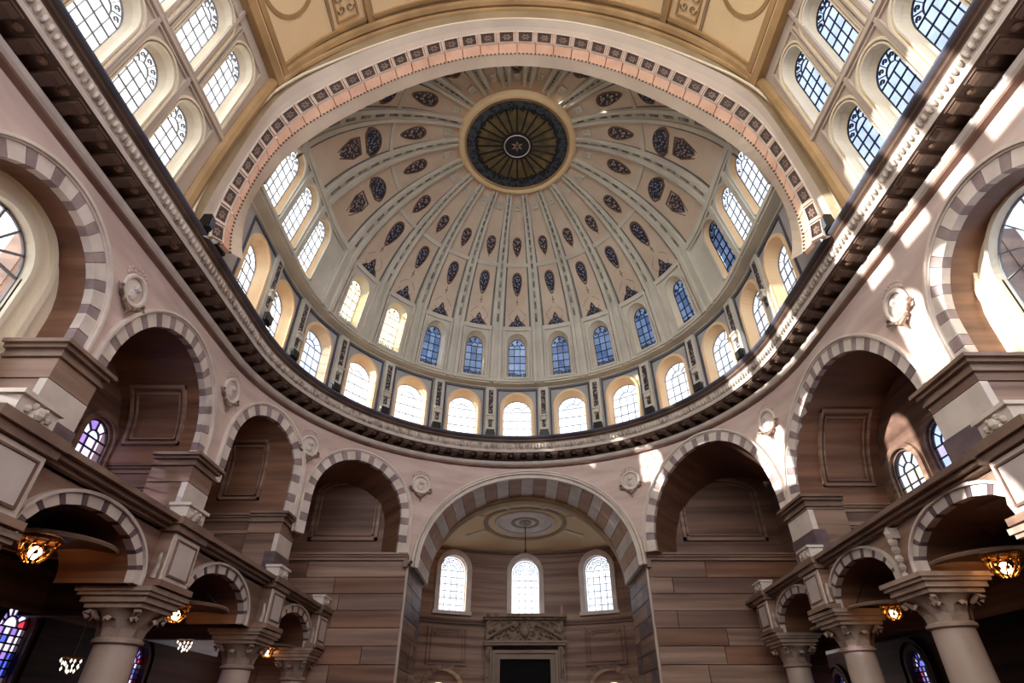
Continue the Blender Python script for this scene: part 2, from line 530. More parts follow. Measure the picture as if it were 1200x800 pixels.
for i, (k, tc, hw, zc, rise, zi, nv, side, lab) in enumerate(A_SPEC):
    th = 0.040 if k != 'M' else 0.030
    if zi > zc: zc = zi + 0.001
    h = (tw(tc), hw - th, zc, rise - th, zi)
    holes[k] = h
    holed(m, wall_f, tw(BND[i]), tw(BND[i + 1]), zi, TOPZ, h, nr=4)
for sg in (-1, 1):
    m.grid([[wall_f(sg * s, z, 0) for z in (0.3, TOPZ)] for s in (tw(150), tw(205))])
build('spandrel', m, 'spandrel', wr)

# ---- tunnels (soffits) behind the arches
def soffit(name, h, target, mat_, parent, n=20, steps=3):
    a = arch_pts(*h, n=n)
    P = [wall_f(u, v, 0.0) for u, v in a]
    Q = [target(*p) for p in P]
    m = M()
    m.grid([[tuple(p[c] + (q[c] - p[c]) * t / steps for c in range(3)) for p, q in zip(P, Q)] for t in range(steps + 1)])
    return build(name, m, mat_, parent)
XO = 1.05
def skew(x, y, z, sg):
    t = min((2.128 - y) / 0.8, ((0.875 if sg < 0 else 1.0) - abs(x)) / 0.6)
    return (x + sg * 0.6 * t, y + 0.8 * t, z)
for k, tgt, mt in (('A', lambda x, y, z: (-0.90, y, z), 'warm_plank'), ('B', lambda x, y, z: (-XO, y, z), 'warm_plank'), ('C', lambda x, y, z: (-XO, y, z), 'warm_plank'),
                   ('D', lambda x, y, z: skew(x, y, z, -1), 'warm_plank'), ('E', lambda x, y, z: skew(x, y, z, 1), 'warm_plank'), ('F', lambda x, y, z: (XO, y, z), 'warm_plank'),
                   ('G', lambda x, y, z: (0.90, y, z), 'warm_plank')):
    soffit('soffit', holes[k], tgt, mt, wr)

# ---- archivolts: each arch with its voussoirs
for k, tc, hw, zc, rise, zi, nv, side, lab in A_SPEC:
    if zi > zc: zc = zi + 0.001
    H = (tw(tc), hw, zc, rise, zi)
    r = root('arch', wall_f(tw(tc), zi, 0), lab, 'arch', kind='structure')
    m = M()
    arch_band(m, wall_f, H, 0.0, 0.006, -0.012, 0.004, n=32)
    arch_band(m, wall_f, H, 0.006, 0.010, -0.007, 0.004, n=32)
    if k == 'M':
        arch_band(m, wall_f, H, 0.012, 0.016, -0.014, 0.004, n=32)
        arch_band(m, wall_f, H, 0.016, 0.030, -0.004, 0.010, n=32)
    build('outer_moulding', m, 'pale', r)
    if not nv: 
        continue
    # walk the ring
    o0, o1 = 0.0105, 0.041
    leg = max(zc - zi, 0.0)
    arc = pi * (hw + rise) / 2
    tot = arc + 2 * leg
    def ringpt(t, off):
        if t < leg: return (H[0] - hw + off, zi + t)
        if t > leg + arc: return (H[0] + hw - off, zc - (t - leg - arc))
        a = pi * (t - leg) / arc
        return (H[0] - (hw - off) * cos(a), zc + (rise - off) * sin(a))
    ws = [1.25 if i % 2 == 0 else 0.75 for i in range(nv)]
    acc = 0; sw = sum(ws)
    for i in range(nv):
        t0 = tot * acc / sw; acc += ws[i]; t1 = tot * acc / sw
        tm = (t0 + t1) / 2; e = 0.0007
        t0 += e; t1 -= e
        loop = [ringpt(t0, o0), ringpt(tm, o0), ringpt(t1, o0), ringpt(t1, o1), ringpt(tm, o1), ringpt(t0, o1)]
        pr = -0.0045 - 0.001 * random.random()
        v = M(); v.hexa([wall_f(*p, pr) for p in loop], [wall_f(*p, 0.012) for p in loop])
        key = (i == nv // 2)
        build('voussoir', v, 'voussoir_grey' if i % 2 else 'voussoir_pale', r)

# ---- cross walls, imposts and back walls of the recesses
def panelled(name, f, u0, u1, vs, mat_, parent, label=None):
    """wall piece in frame f with sunk frames: vs = list of (v0, v1) panels"""
    pass
def impost(mb, f, u0, u1, z, sc=1.0, ext=0.0, n=1, mi=0):
    mb.fbox(f, u0 - ext, u1 + ext, z - 0.006 * sc, z, -0.016 * sc, 0.01, mi, n)
    mb.fbox(f, u0 - ext, u1 + ext, z - 0.012 * sc, z - 0.006 * sc, -0.011 * sc, 0.01, mi, n)
    mb.fbox(f, u0 - ext, u1 + ext, z - 0.022 * sc, z - 0.012 * sc, -0.005 * sc, 0.01, mi, n)
wl = root('wall_left', (-XO, 1.3, 0.3), 'brown veined stone walls of the recesses on the left', 'wall', kind='structure')
wrt = root('wall_right', (XO, 1.3, 0.3), 'brown veined stone walls of the recesses on the right', 'wall', kind='structure')
def courses(f, u0, u1, v0, v1, nrow, parent, mats, lmin=0.12, lmax=0.26, d0=-0.003, d1=0.02, n=1, gap=0.0012, name='stone'):
    h = (v1 - v0) / nrow
    for j in range(nrow):
        u = u0 - random.random() * lmin
        while u < u1 - 1e-4:
            e = u + random.uniform(lmin, lmax)
            if u1 - e < lmin * 0.5: e = u1
            a, b = max(u, u0), min(e, u1)
            if b - a > 0.008:
                mb = M()
                mb.fbox(f, a + gap, b - gap, v0 + j * h + gap, v0 + (j + 1) * h - gap, d0 - 0.0015 * random.random(), d1, 0, n)
                build(name, mb, random.choice(mats), parent)
            u = e
for sg, par, ys in ((-1, wl, ((0.842, 0.80, 0.548), (1.327, 0.80, 0.548), (1.715, 0.73, 0.545))), (1, wrt, ((0.842, 0.80, 0.520), (1.531, 0.80, 0.515)))):
    for y0, xi, zi in ys:
        f = (lambda y0: (lambda u, v, d: (sg * u, y0 + d, v)))(y0)
        m = M(); m.fbox(f, xi, XO + 0.05, 0.20, zi, 0.0, 0.03); m.fbox(f, 0.90, XO + 0.05, zi, 0.90, 0.0, 0.03)
        build('cross_wall', m, 'marble_dark', par)
        m = M()
        impost(m, f, xi, XO, zi, 1.0)
        build('impost_moulding', m, 'marble', par)
        m = M()
        rect_frame(m, f, xi + 0.05, XO - 0.06, 0.30, zi - 0.05, 0.010, -0.006, 0.002)
        rect_frame(m, f, xi + 0.062, XO - 0.072, 0.312, zi - 0.062, 0.004, -0.003, 0.002)
        build('lower_panel_frame', m, 'marble', par)
# sunk panels on the far jambs of the recesses, following the tunnel
def jamb_f(sg, key):
    h = holes[key]
    def f(u, v, d):
        k = 1.0 if v <= h[2] else sqrt(max(0.0, 1 - ((v - h[2]) / h[3]) ** 2))
        p = wall_f(h[0] - sg * h[1] * k, v, 0.0)
        return (sg * u, p[1] + d, v)
    return f
for sg, par, key, u0, u1, v0, v1 in ((-1, wl, 'B', 0.875, 1.020, 0.595, 0.735), (-1, wl, 'C', 0.815, 0.945, 0.585, 0.770), (1, wrt, 'F', 0.875, 1.020, 0.560, 0.745)):
    f = jamb_f(sg, key); m = M()
    for o, w_, d0 in ((0.0, 0.007, -0.010), (0.014, 0.004, -0.007)):
        a0, a1, b0, b1 = u0 + o, u1 - o, v0 + o, v1 - o
        m.fbox(f, a0, a1, b0, b0 + w_, d0, 0.006); m.fbox(f, a0, a1, b1 - w_, b1, d0, 0.006)
        for k in range(8):
            z0, z1 = b0 + (b1 - b0) * k / 8, b0 + (b1 - b0) * (k + 1) / 8
            m.fbox(f, a0, a0 + w_, z0, z1, d0, 0.006); m.fbox(f, a1 - w_, a1, z0, z1, d0, 0.006)
    build('upper_panel_frame', m, 'marble', par)
# outer walls with openings
def outer(sg, par, cells, x0, zt=0.90, zb=0.2, mt='marble_dark', d=0.0):
    f = plane_x(x0, sg)
    m = M()
    for y0, y1, h in cells:
        if h: holed(m, f, y0, y1, zb, zt, h); reveal(m, f, h, 0.0, 0.014)
        else: m.grid([[f(y, z, 0) for z in (zb, zt)] for y in (y0, y1)])
    build('outer_wall', m, mt, par)
HB = (1.250, 0.048, 0.588, 0.046, 0.43)
HF1 = (1.400, 0.054, 0.562, 0.054, 0.40); HF2 = (1.236, 0.050, 0.575, 0.052, 0.40)
outer(-1, wl, [(0.84, 1.33, HB), (1.33, 2.2, None)], XO)
outer(1, wrt, [(0.84, 1.320, HF2), (1.320, 1.56, HF1), (1.56, 2.2, None)], XO)
HA = (0.655, 0.088, 0.662, 0.090, 0.40); HG = (0.655, 0.104, 0.675, 0.104, 0.40)
outer(-1, wl, [(0.10, 0.90, HA), (-0.4, 0.10, None)], 0.895, 0.93, 0.2, 'cream_white')
outer(1, wrt, [(0.10, 0.905, HG), (-0.4, 0.10, None)], 0.895, 0.93, 0.2, 'cream_white')
for sg, par, h in ((-1, wl, HA), (1, wrt, HG)):
    f = plane_x(0.895, sg); m = M()
    arch_band(m, f, h, -0.052, -0.040, -0.008, 0.004); arch_band(m, f, h, -0.010, 0.0, -0.008, 0.004)
    build('niche_moulding', m, 'cream_white', par)
# window surrounds in the recesses
for sg, par, hs in ((-1, wl, (HB,)), (1, wrt, (HF1, HF2))):
    for h in hs:
        m = M(); arch_band(m, plane_x(XO, sg), h, -0.022, -0.006, -0.010, 0.004); build('window_surround', m, 'marble', par)

# ---- front wall: coursed wings either side of the central arch
wf = root('wall_front', (0.035, 2.03, 0.0), 'brown veined stone wall in courses either side of the central arch', 'wall', kind='structure')
fY = plane_y(2.03)
for x0, x1 in ((-0.88, -0.388), (0.458, 1.0)):
    m = M(); m.fbox(fY, x0, x1, -0.1, 0.497, 0.004, 0.05); build('backing', m, 'marble_dark', wf)
    courses(fY, x0, x1, -0.1, 0.478, 11, wf, ['marble', 'marble', 'marble_dark', 'warm_plank'], 0.16, 0.42)
    m = M(); impost(m, fY, x0, x1, 0.506, 1.1); build('impost_moulding', m, 'marble', wf)
    g = plane_y(2.125)
    m = M(); m.fbox(g, *((x0 - 0.1, x1 - 0.012) if x0 < 0 else (x0 + 0.012, x1 + 0.1)), 0.49, 0.92, 0.0, 0.02); build('recess_back', m, 'marble_dark', wf)
    m = M()
    xc = (-0.66, 0.79)[x0 > 0]; hw = (0.130, 0.160)[x0 > 0]
    hh = (xc, hw, 0.76, 0.06, 0.575)
    arch_band(m, g, hh, 0.0, 0.012, -0.010, 0.002); m.fbox(g, xc - hw, xc + hw, 0.575, 0.587, -0.010, 0.002)
    arch_band(m, g, hh, 0.018, 0.024, -0.006, 0.002); m.fbox(g, xc - hw + 0.018, xc + hw - 0.018, 0.593, 0.599, -0.006, 0.002)
    build('panel_frame', m, 'marble', wf)
    m = M(); m.grid([[(x, 2.03, 0.5), (x, 2.13, 0.5)] for x in (x0, x1)]); build('recess_sill', m, 'marble', wf)
m = M(); m.grid([[(1.0, y, z) for z in (0.2, 0.92)] for y in (1.56, 2.13)]); build('recess_side', m, 'marble_dark', wf)
m = M(); m.grid([[(-0.875, y, z) for z in (0.5, 0.92)] for y in (1.77, 2.13)]); build('recess_side', m, 'marble_dark', wf)
# jambs of the central arch
JX = (-0.388, 0.458)
for sg, x in ((-1, JX[0]), (1, JX[1])):
    f = lambda u, v, d: (x + sg * d, u, v)
    courses(f, 2.03, 2.38, -0.1, 0.462, 11, wf, ['marble', 'marble', 'mauve'], 0.09, 0.2)
    m = M()
    impost(m, f, 2.005, 2.38, 0.480, 1.1)
    build('jamb_impost', m, 'cornice_mid', wf)
    m = M(); m.tube([(x - sg * 0.002, 2.027, -0.1), (x - sg * 0.002, 2.027, 0.46)], 0.005, 8); build('corner_bead', m, 'column', wf)
# banded underside of the central arch
hM = holes['M']; nb = 25
for i in range(nb):
    a0, a1 = pi * i / nb, pi * (i + 1) / nb
    rows = []
    for t in (0, 0.5, 1):
        a = a0 + 0.003 + (a1 - a0 - 0.006) * t
        p = wall_f(hM[0] - hM[1] * cos(a), hM[2] + hM[3] * sin(a), 0.012)
        q = (p[0], 2.35, p[2]); k = 0.012
        n = (-cos(a) * k, 0, sin(a) * k)
        rows.append([p, q, (q[0] - n[0] * -1, q[1], q[2] + n[2]), (p[0] + n[0], p[1], p[2] + n[2])])
    m = M(); m.grid(rows, 0, True); m.poly(rows[0]); m.poly(rows[-1])
    build('voussoir', m, 'voussoir_tan' if i % 2 else 'voussoir_pale', wf)
m = M()
P = arch_pts(0.035, 0.423, 0.465, 0.352, 0.465, n=24)
IA = lambda k, y: [(0.035 + (u - 0.035) * k, y, 0.465 + (v - 0.465) * k) for u, v in P]
m.grid([IA(1.3, 2.35), IA(0.985, 2.35), IA(0.965, 2.345), IA(0.955, 2.36), IA(0.955, 2.385)])
build('inner_arch_moulding', m, 'ochre', wf)
m = M(); m.grid([[tuple(wall_f(u, v, 0.012)[c] for c in range(3)) for u, v in arch_pts(hM[0], hM[1] + 0.008, hM[2], hM[3] + 0.008, hM[2], n=30)], [(wall_f(u, v, 0.012)[0], 2.36, v) for u, v in arch_pts(hM[0], hM[1] + 0.008, hM[2], hM[3] + 0.008, hM[2], n=30)]])
build('soffit_backing', m, 'voussoir_tan', wf)

# ---- apse behind the central arch
AX, AR, AY, KA = 0.035, 0.72, 2.52, 1.12
def apse_f(u, v, d):
    th = u / AR; r = AR + d
    return ((AX + r * sin(th)) * KA, (AY - AR + r * cos(th)) * KA, v * KA)
wa = root('wall_apse', (AX, AY, 0.0), 'curved brown stone wall with three windows behind the central arch', 'wall', kind='structure')
HA3 = [(-0.315, 0.058, 0.545, 0.058, 0.385), (0.0, 0.058, 0.545, 0.058, 0.385), (0.315, 0.058, 0.545, 0.058, 0.385)]
m = M()
for (a, b), h in zip(((-0.475, -0.158), (-0.158, 0.158), (0.158, 0.475)), HA3):
    holed(m, apse_f, a, b, 0.355, 0.64, h, nr=4); reveal(m, apse_f, h, 0.0, 0.03)
HS = [(-0.325, 0.075, 0.120, 0.062, -0.1), (0.325, 0.075, 0.120, 0.062, -0.1)]
holed(m, apse_f, -0.475, -0.16, -0.1, 0.355, HS[0], nr=4); holed(m, apse_f, 0.16, 0.475, -0.1, 0.355, HS[1], nr=4)
m.grid([[apse_f(u, z, 0) for z in (-0.1, 0.355)] for u in (-0.16, 0, 0.16)])
for h in HS:
    reveal(m, apse_f, h, 0.0, 0.06, bottom=False)
    holed(m, apse_f, h[0] - 0.08, h[0] + 0.08, -0.1, 0.20, (h[0], 0.050, 0.098, 0.046, -0.1), 0.06)
build('stone_backing', m, 'marble', wa)
for sg in (-1, 1):
    x = JX[0] if sg < 0 else JX[1]
    m = M(); p = apse_f(sg * 0.475, 0, 0)
    m.grid([[(x, 2.38, z), (p[0], p[1], z)] for z in (-0.1, 0.86)]); build('side_wall', m, 'marble', wa)
for h in HA3:
    m = M(); arch_band(m, apse_f, h, -0.022, 0.0, -0.010, 0.004); arch_band(m, apse_f, h, -0.022, -0.016, -0.014, 0.004)
    m.fbox(apse_f, h[0] - 0.085, h[0] + 0.085, 0.372, 0.385, -0.014, 0.004); build('window_surround', m, 'voussoir_pale', wa)
for h in HS:
    for i in range(11):
        a0, a1 = pi * i / 11 + 0.01, pi * (i + 1) / 11 - 0.01
        Q = lambda a, k: (h[0] - (h[1] + k) * cos(a), h[2] + (h[3] + k) * sin(a))
        loop = [Q(a0, 0), Q((a0 + a1) / 2, 0), Q(a1, 0), Q(a1, 0.022), Q(a0, 0.022)]
        m = M(); m.hexa([apse_f(*p, -0.006 - 0.002 * (i % 2)) for p in loop], [apse_f(*p, 0.004) for p in loop]); build('voussoir', m, 'marble', wa)
m = M()
m.fbox(apse_f, -0.47, 0.47, 0.350, 0.357, -0.016, 0.002, 0, 14); m.fbox(apse_f, -0.47, 0.47, 0.340, 0.350, -0.009, 0.002, 0, 14)
build('string_course', m, 'marble_dark', wa)
for sg in (-1, 1):
    u = sg * 0.325; m = M()
    rect_frame(m, apse_f, u - 0.085, u + 0.085, 0.195, 0.325, 0.010, -0.008, 0.002, 0, 3)
    rect_frame(m, apse_f, u - 0.068, u + 0.068, 0.208, 0.312, 0.005, -0.005, 0.002, 0, 3)
    for q in (-1, 1): strip(m, apse_f, (u + q * 0.068, 0.322), (u + q * 0.045, 0.300), 0.005, -0.008, 0.002)
    build('blind_panel', m, 'marble', wa)
# apse ceiling: shallow saucer with a painted rosette
ca = root('ceiling_apse', (AX, 2.6, 0.70), 'shallow tan ceiling with pale rosette inside the central arch', 'ceiling', kind='structure')
def ceil_z(x, y):
    yb = (AY - AR + sqrt(max(0.0, AR ** 2 - (x / KA - AX) ** 2))) * KA
    t = min(1.0, max(0.0, (yb - y) / (2.82 - 2.36)))
    return 0.703 + 0.11 * (1 - (1 - t) ** 2)
m = M(); rows = []
for i in range(25):
    x = -0.47 + i * 1.02 / 24
    yb = (AY - AR + sqrt(max(0.0, AR ** 2 - (x / KA - AX) ** 2))) * KA + 0.01
    rows.append([(x, yb + (2.36 - yb) * t / 10, ceil_z(x, yb + (2.36 - yb) * t / 10)) for t in range(11)])
m.grid(rows); build('saucer', m, 'cream', ca, True)
RX, RY = 0.038, 2.585
def sauc(r, a):
    x, y = RX + r * sin(a), RY + 0.72 * r * cos(a); return (x, y, ceil_z(x, y))
def ringm(r0, r1, dz, mt, nm):
    m = M(); rows = []
    for r, z in ((r0, 0), (r0, -dz), (r1, -dz), (r1, 0)):
        rows.append([(p[0], p[1], p[2] + z - 0.001) for p in (sauc(r, 2 * pi * k / 40) for k in range(40))])
    m.grid(rows, 0, True); build(nm, m, mt, ca)
ringm(0.175, 0.195, 0.003, 'olive', 'outer_ring'); ringm(0.125, 0.142, 0.005, 'pale', 'inner_ring'); ringm(0.001, 0.120, 0.002, 'pale', 'rosette_field'); ringm(0.050, 0.066, 0.006, 'olive', 'rosette_ring'); ringm(0.002, 0.028, 0.008, 'bead', 'boss')
for k in range(8):
    a = 2 * pi * (k + 0.5) / 8; m = M()
    pts = [sauc(r, a + q) for r, q in ((0.20, -0.05), (0.20, 0.05), (0.30, 0.035), (0.30, -0.035)) if True]
    if max(p[1] for p in pts) > 2.78: continue
    m.hexa([(p[0], p[1], p[2] - 0.001) for p in pts], [(p[0], p[1], p[2] - 0.005) for p in pts]); build('rib', m, 'cream_white', ca)
m = M(); m.fbox(apse_f, -0.47, 0.47, 0.622, 0.630, -0.010, 0.002, 0, 16); build('cornice_ring', m, 'marble_dark', ca)

# ---- main cornice, running round the end and along both sides
TS = [-205, -150, -90] + [-90 + 4 * i for i in range(1, 45)] + [90, 150, 205]
def ringsweep(prof, c=C, ts=None, dz=0):
    rows = []
    for t in (ts or TS):
        row = []
        for r, z in prof:
            if abs(t) <= 90:
                a = radians(t); row.append((r * sin(a), c + r * cos(a), z))
            else:
                sg = 1 if t > 0 else -1
                row.append((sg * r, c - (abs(t) - 90) * pi / 180 * RW, z))
        rows.append(row)
    return rows
def ring_at(t, r, c=C):
    if abs(t) <= 90:
        a = radians(t); return Vector((r * sin(a), c + r * cos(a), 0)), Vector((sin(a), cos(a), 0))
    sg = 1 if t > 0 else -1
    return Vector((sg * r, c - (abs(t) - 90) * pi / 180 * RW, 0)), Vector((sg, 0, 0))
co = root('trim_1', (0, C, 0.86), 'great dark modillion cornice running round below the dome', 'cornice', kind='structure')
for nm, prof, mt in (
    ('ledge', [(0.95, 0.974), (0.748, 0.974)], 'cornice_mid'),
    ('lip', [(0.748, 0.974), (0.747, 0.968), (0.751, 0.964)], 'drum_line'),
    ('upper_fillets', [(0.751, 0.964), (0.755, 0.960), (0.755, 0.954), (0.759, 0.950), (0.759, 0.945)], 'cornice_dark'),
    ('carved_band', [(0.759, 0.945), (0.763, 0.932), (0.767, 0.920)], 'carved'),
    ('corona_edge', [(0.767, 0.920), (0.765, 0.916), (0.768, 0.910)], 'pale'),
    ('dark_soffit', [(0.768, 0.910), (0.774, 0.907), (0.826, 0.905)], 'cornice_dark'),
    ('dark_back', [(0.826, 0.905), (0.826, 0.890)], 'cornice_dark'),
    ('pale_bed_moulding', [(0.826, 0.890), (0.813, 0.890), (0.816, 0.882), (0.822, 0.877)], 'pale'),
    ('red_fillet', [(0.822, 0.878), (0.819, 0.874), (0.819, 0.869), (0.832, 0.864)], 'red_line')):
    m = M(); m.grid(ringsweep(prof)); build(nm, m, mt, co)
# egg shapes carved on the band
egg = M(); egg.ball((0, 0, 0), 0.0058, 6, 4, 0, 1.7)
egg_me = build('carved_egg', egg, 'carved', local=True)
ball = M()
for i in range(330):
    t = -165 + i
    p, n = ring_at(t, 0.7615); k = len(ball.v)
    for (vx, vy, vz) in egg.v: ball.v.append((p.x + vx, p.y + vy, 0.9325 + vz))
    for ff in egg.f: ball.face([a + k for a in ff])
tag(build('carved_eggs', ball, 'carved', co), kind='stuff')
# modillions
md = M()
prof = [(-0.024, 0.0), (-0.024, -0.005), (-0.018, -0.010), (-0.008, -0.009), (0.006, -0.011), (0.020, -0.015), (0.024, -0.012), (0.024, 0.0)]
md.hexa([(-0.011, y, z) for y, z in prof], [(0.011, y, z) for y, z in prof])
md.box(-0.015, 0.015, -0.027, 0.026, -0.002, 0.003)
md_me = build('modillion', md, 'cornice_dark', local=True)
st = degrees(0.054 / RW)
for i in range(-47, 48):
    t = i * st
    p, n = ring_at(t, 0.799); p.z = 0.906
    put('modillion', md_me, frame_mtx(p, n.cross(Vector((0, 0, 1))), (0, 0, 1)) @ Matrix.Rotation(pi, 4, 'Z') if False else frame_mtx(p, Vector((0, 0, 1)).cross(n) * -1, (0, 0, 1)), co)
# rosettes on the soffit between the modillions
rs = M(); rs.lathe((0, 0, 0), [(0.009, 0.003), (0.009, 0.0), (0.005, -0.003), (0.0002, -0.005)], 8)
rs_me = build('soffit_rosette', rs, 'cornice_mid', local=True)
for i in range(-47, 47):
    p, n = ring_at((i + 0.5) * st, 0.792); p.z = 0.9055
    put('soffit_rosette', rs_me, frame_mtx(p, n, (0, 0, 1)), co)

# ---- drum with the lower ring of windows
dr = root('wall_drum', (0, CD, 0.97), 'grey drum wall holding the lower ring of bright windows under the dome', 'wall', kind='structure')
S_LOW = [DR * radians(17.4 * i) for i in range(-5, 6)]
S_LOW = [-(DR * pi / 2 + 0.165)] + S_LOW + [DR * pi / 2 + 0.165]
q_end = DR * pi / 2 + (CD - YD)
bd = [-q_end] + [(S_LOW[i] + S_LOW[i + 1]) / 2 for i in range(12)] + [q_end]
bd[1] = -(DR * pi / 2 + 0.062); bd[-2] = -bd[1]
LH = lambda s: (s, 0.065, 1.145, 0.067, 0.980)
LG = lambda s: (s, 0.059, 1.140, 0.057, 0.980)
m = M(); rv = M(); fr = M(); ln = M()
for i, s in enumerate(S_LOW):
    holed(m, drum_f, bd[i], bd[i + 1], 0.972, 1.245, LH(s), nr=4)
    rvw = M(); reveal(rvw, drum_f, LH(s), 0.0, 0.034, hole2=LG(s), n=16)
    build('window_reveal', rvw, 'reveal', dr)
    a = M(); rect_frame(a, drum_f, s - 0.090, s + 0.090, 0.975, 1.236, 0.007, -0.004, 0.002, 0, 4); build('slate_border', a, 'drum_line', dr)
    a = M(); arch_band(a, drum_f, LH(s), -0.010, 0.0, -0.005, 0.003); build('window_surround', a, 'reveal', dr)
build('plaster', m, 'drum', dr)
DB = [(S_LOW[i] + S_LOW[i + 1]) / 2 for i in range(12)]
for s in DB:
    a = M(); a.fbox(drum_f, s - 0.022, s + 0.022, 0.972, 1.244, -0.012, 0.002); a.fbox(drum_f, s - 0.026, s + 0.026, 0.972, 0.99, -0.016, 0.002); build('pilaster', a, 'rib', dr)
    a = M(); a.fbox(drum_f, s - 0.010, s + 0.010, 1.105, 1.225, -0.014, 0.0); a.fbox(drum_f, s - 0.008, s + 0.008, 1.045, 1.075, -0.014, 0.0); build('pilaster_panel', a, 'mauve_relief', dr)
    a = M(); a.fbox(drum_f, s - 0.013, s + 0.013, 1.076, 1.098, -0.022, -0.008); a.fbox(drum_f, s - 0.016, s + 0.016, 1.094, 1.101, -0.026, -0.008); build('console', a, 'rib', dr)
a = M()
for v0, v1, d0 in ((1.240, 1.246, -0.008), (1.246, 1.252, -0.042), (1.252, 1.262, -0.050), (1.262, 1.270, -0.044)):
    rows = []
    for s in [-q_end, -DR * pi / 2] + [DR * radians(-87 + 3 * k) for k in range(59)] + [DR * pi / 2, q_end]:
        rows.append([drum_f(s, v0, 0.05), drum_f(s, v0, d0), drum_f(s, v1, d0), drum_f(s, v1, 0.05)])
    a.grid(rows, 0, True)
build('drum_cornice', a, 'rib', dr)

# ---- dome
dm = root('dome', (0, CD, 1.25), 'ribbed tan and grey dome with dark medallions rising to the oculus', 'dome', kind='structure')
TH_F = [-64, -47, -31, -15.5, 0, 15.5, 31, 47, 64]
RIB_F = [-55.5, -39, -23.25, -7.75, 7.75, 23.25, 39, 55.5]
S_UP = [RD * radians(t) for t in TH_F]
edge_s = RD * radians(75)
side_c = [QD + (CD - y) for y in (1.380, 1.230, 1.087)]
cells = []
bs = [-edge_s] + [RD * radians(t) for t in RIB_F] + [edge_s]
for i, s in enumerate(S_UP): cells.append((bs[i], bs[i + 1], (s, 0.050, 0.205, 0.055, 0.045), (s, 0.038, 0.195, 0.045, 0.060), 'f'))
sb = [edge_s, QD + CD - 1.305, QD + CD - 1.158, QD + CD - YD]
for sg in (-1, 1):
    for k in range(3):
        a, b = sorted((sg * sb[k], sg * sb[k + 1])); s = sg * side_c[k]
        cells.append((a, b, (s, 0.057, 0.215, 0.055, 0.050), (s, 0.047, 0.212, 0.047, 0.055), 's'))
VT = 0.285
m = M()
UPW = []
for a, b, h, g, kd in cells:
    holed(m, dome_f, a, b, 0.016, VT, h, nr=4)
    k = M(); reveal(k, dome_f, h, 0.0, 0.026 if kd == 'f' else 0.014, hole2=g, n=16); build('window_reveal', k, 'reveal' if kd == 's' else 'cream_white', dm)
    k = M(); arch_band(k, dome_f, h, -0.009, 0.0, -0.006, 0.003, n=18)
    if kd == 'f':
        k.fbox(dome_f, h[0] - h[1] - 0.009, h[0] + h[1] + 0.009, h[4] - 0.010, h[4], -0.006, 0.003)
    build('window_surround', k, 'rib', dm)
    if kd == 'f':
        k = M(); wd = min(h[0] - a, b - h[0]) - 0.030
        rect_frame(k, dome_f, h[0] - wd, h[0] + wd, 0.022, VT - 0.004, 0.006, -0.007, 0.002, 0, 3)
        build('window_panel_frame', k, 'pale', dm)
    UPW.append((g, kd))
build('window_zone', m, 'rib', dm)
m = M()
N = 120
ta = [radians(-180 + 3 * i) for i in range(121)]
ins = lambda th: min(RD * cos(VT / RD) / max(abs(sin(th)), 1e-6), (CD - YD) / max(-cos(th), 1e-6)) if cos(th) < 0 else RD * cos(VT / RD)
# the polar cap meets the window zone along v = VT; front part exact, back part barrel
rows = []
for th in ta:
    r0, r1 = 0.215, ins(th)
    rows.append([tuple(polar(th, r0 + (r1 - r0) * k / 14)[0]) for k in range(15)])
m.grid(rows)
build('shell', m, 'dome_tan', dm, smooth=False)

def ribbon(mb, th, r0, r1, hw0, hw1, d0, d1, n=16, off=0.0, mi=0, taper=True):
    """raised strip following a plan radius on the dome"""
    rows = []
    for i in range(n + 1):
        r = r0 + (r1 - r0) * i / n
        w_ = hw0 + (hw1 - hw0) * i / n; o = off * (w_ / max(hw1, 1e-6)) if off else 0
        row = []
        tx, ty = cos(th), -sin(th)
        for q, d in ((-w_, d1), (-w_, d0), (w_, d0), (w_, d1)):
            x = r * sin(th) + tx * (q + o); y = r * cos(th) + ty * (q + o)
            p, nn = polar(atan2(x, y), sqrt(x * x + y * y), d)
            row.append(tuple(p))
        rows.append(row)
    mb.grid(rows, mi, True); mb.poly(rows[0], mi); mb.poly(rows[-1], mi)
def ribdeg_low(s0):      # vertical strip in the window zone at distance s0
    pass
RIBS = [(t, 'f') for t in RIB_F] + [(t, 's') for t in (-74, 74, -96.5, 96.5, -115.5, 115.5, -134.5, 134.5, -153, 153, -171, 171)]
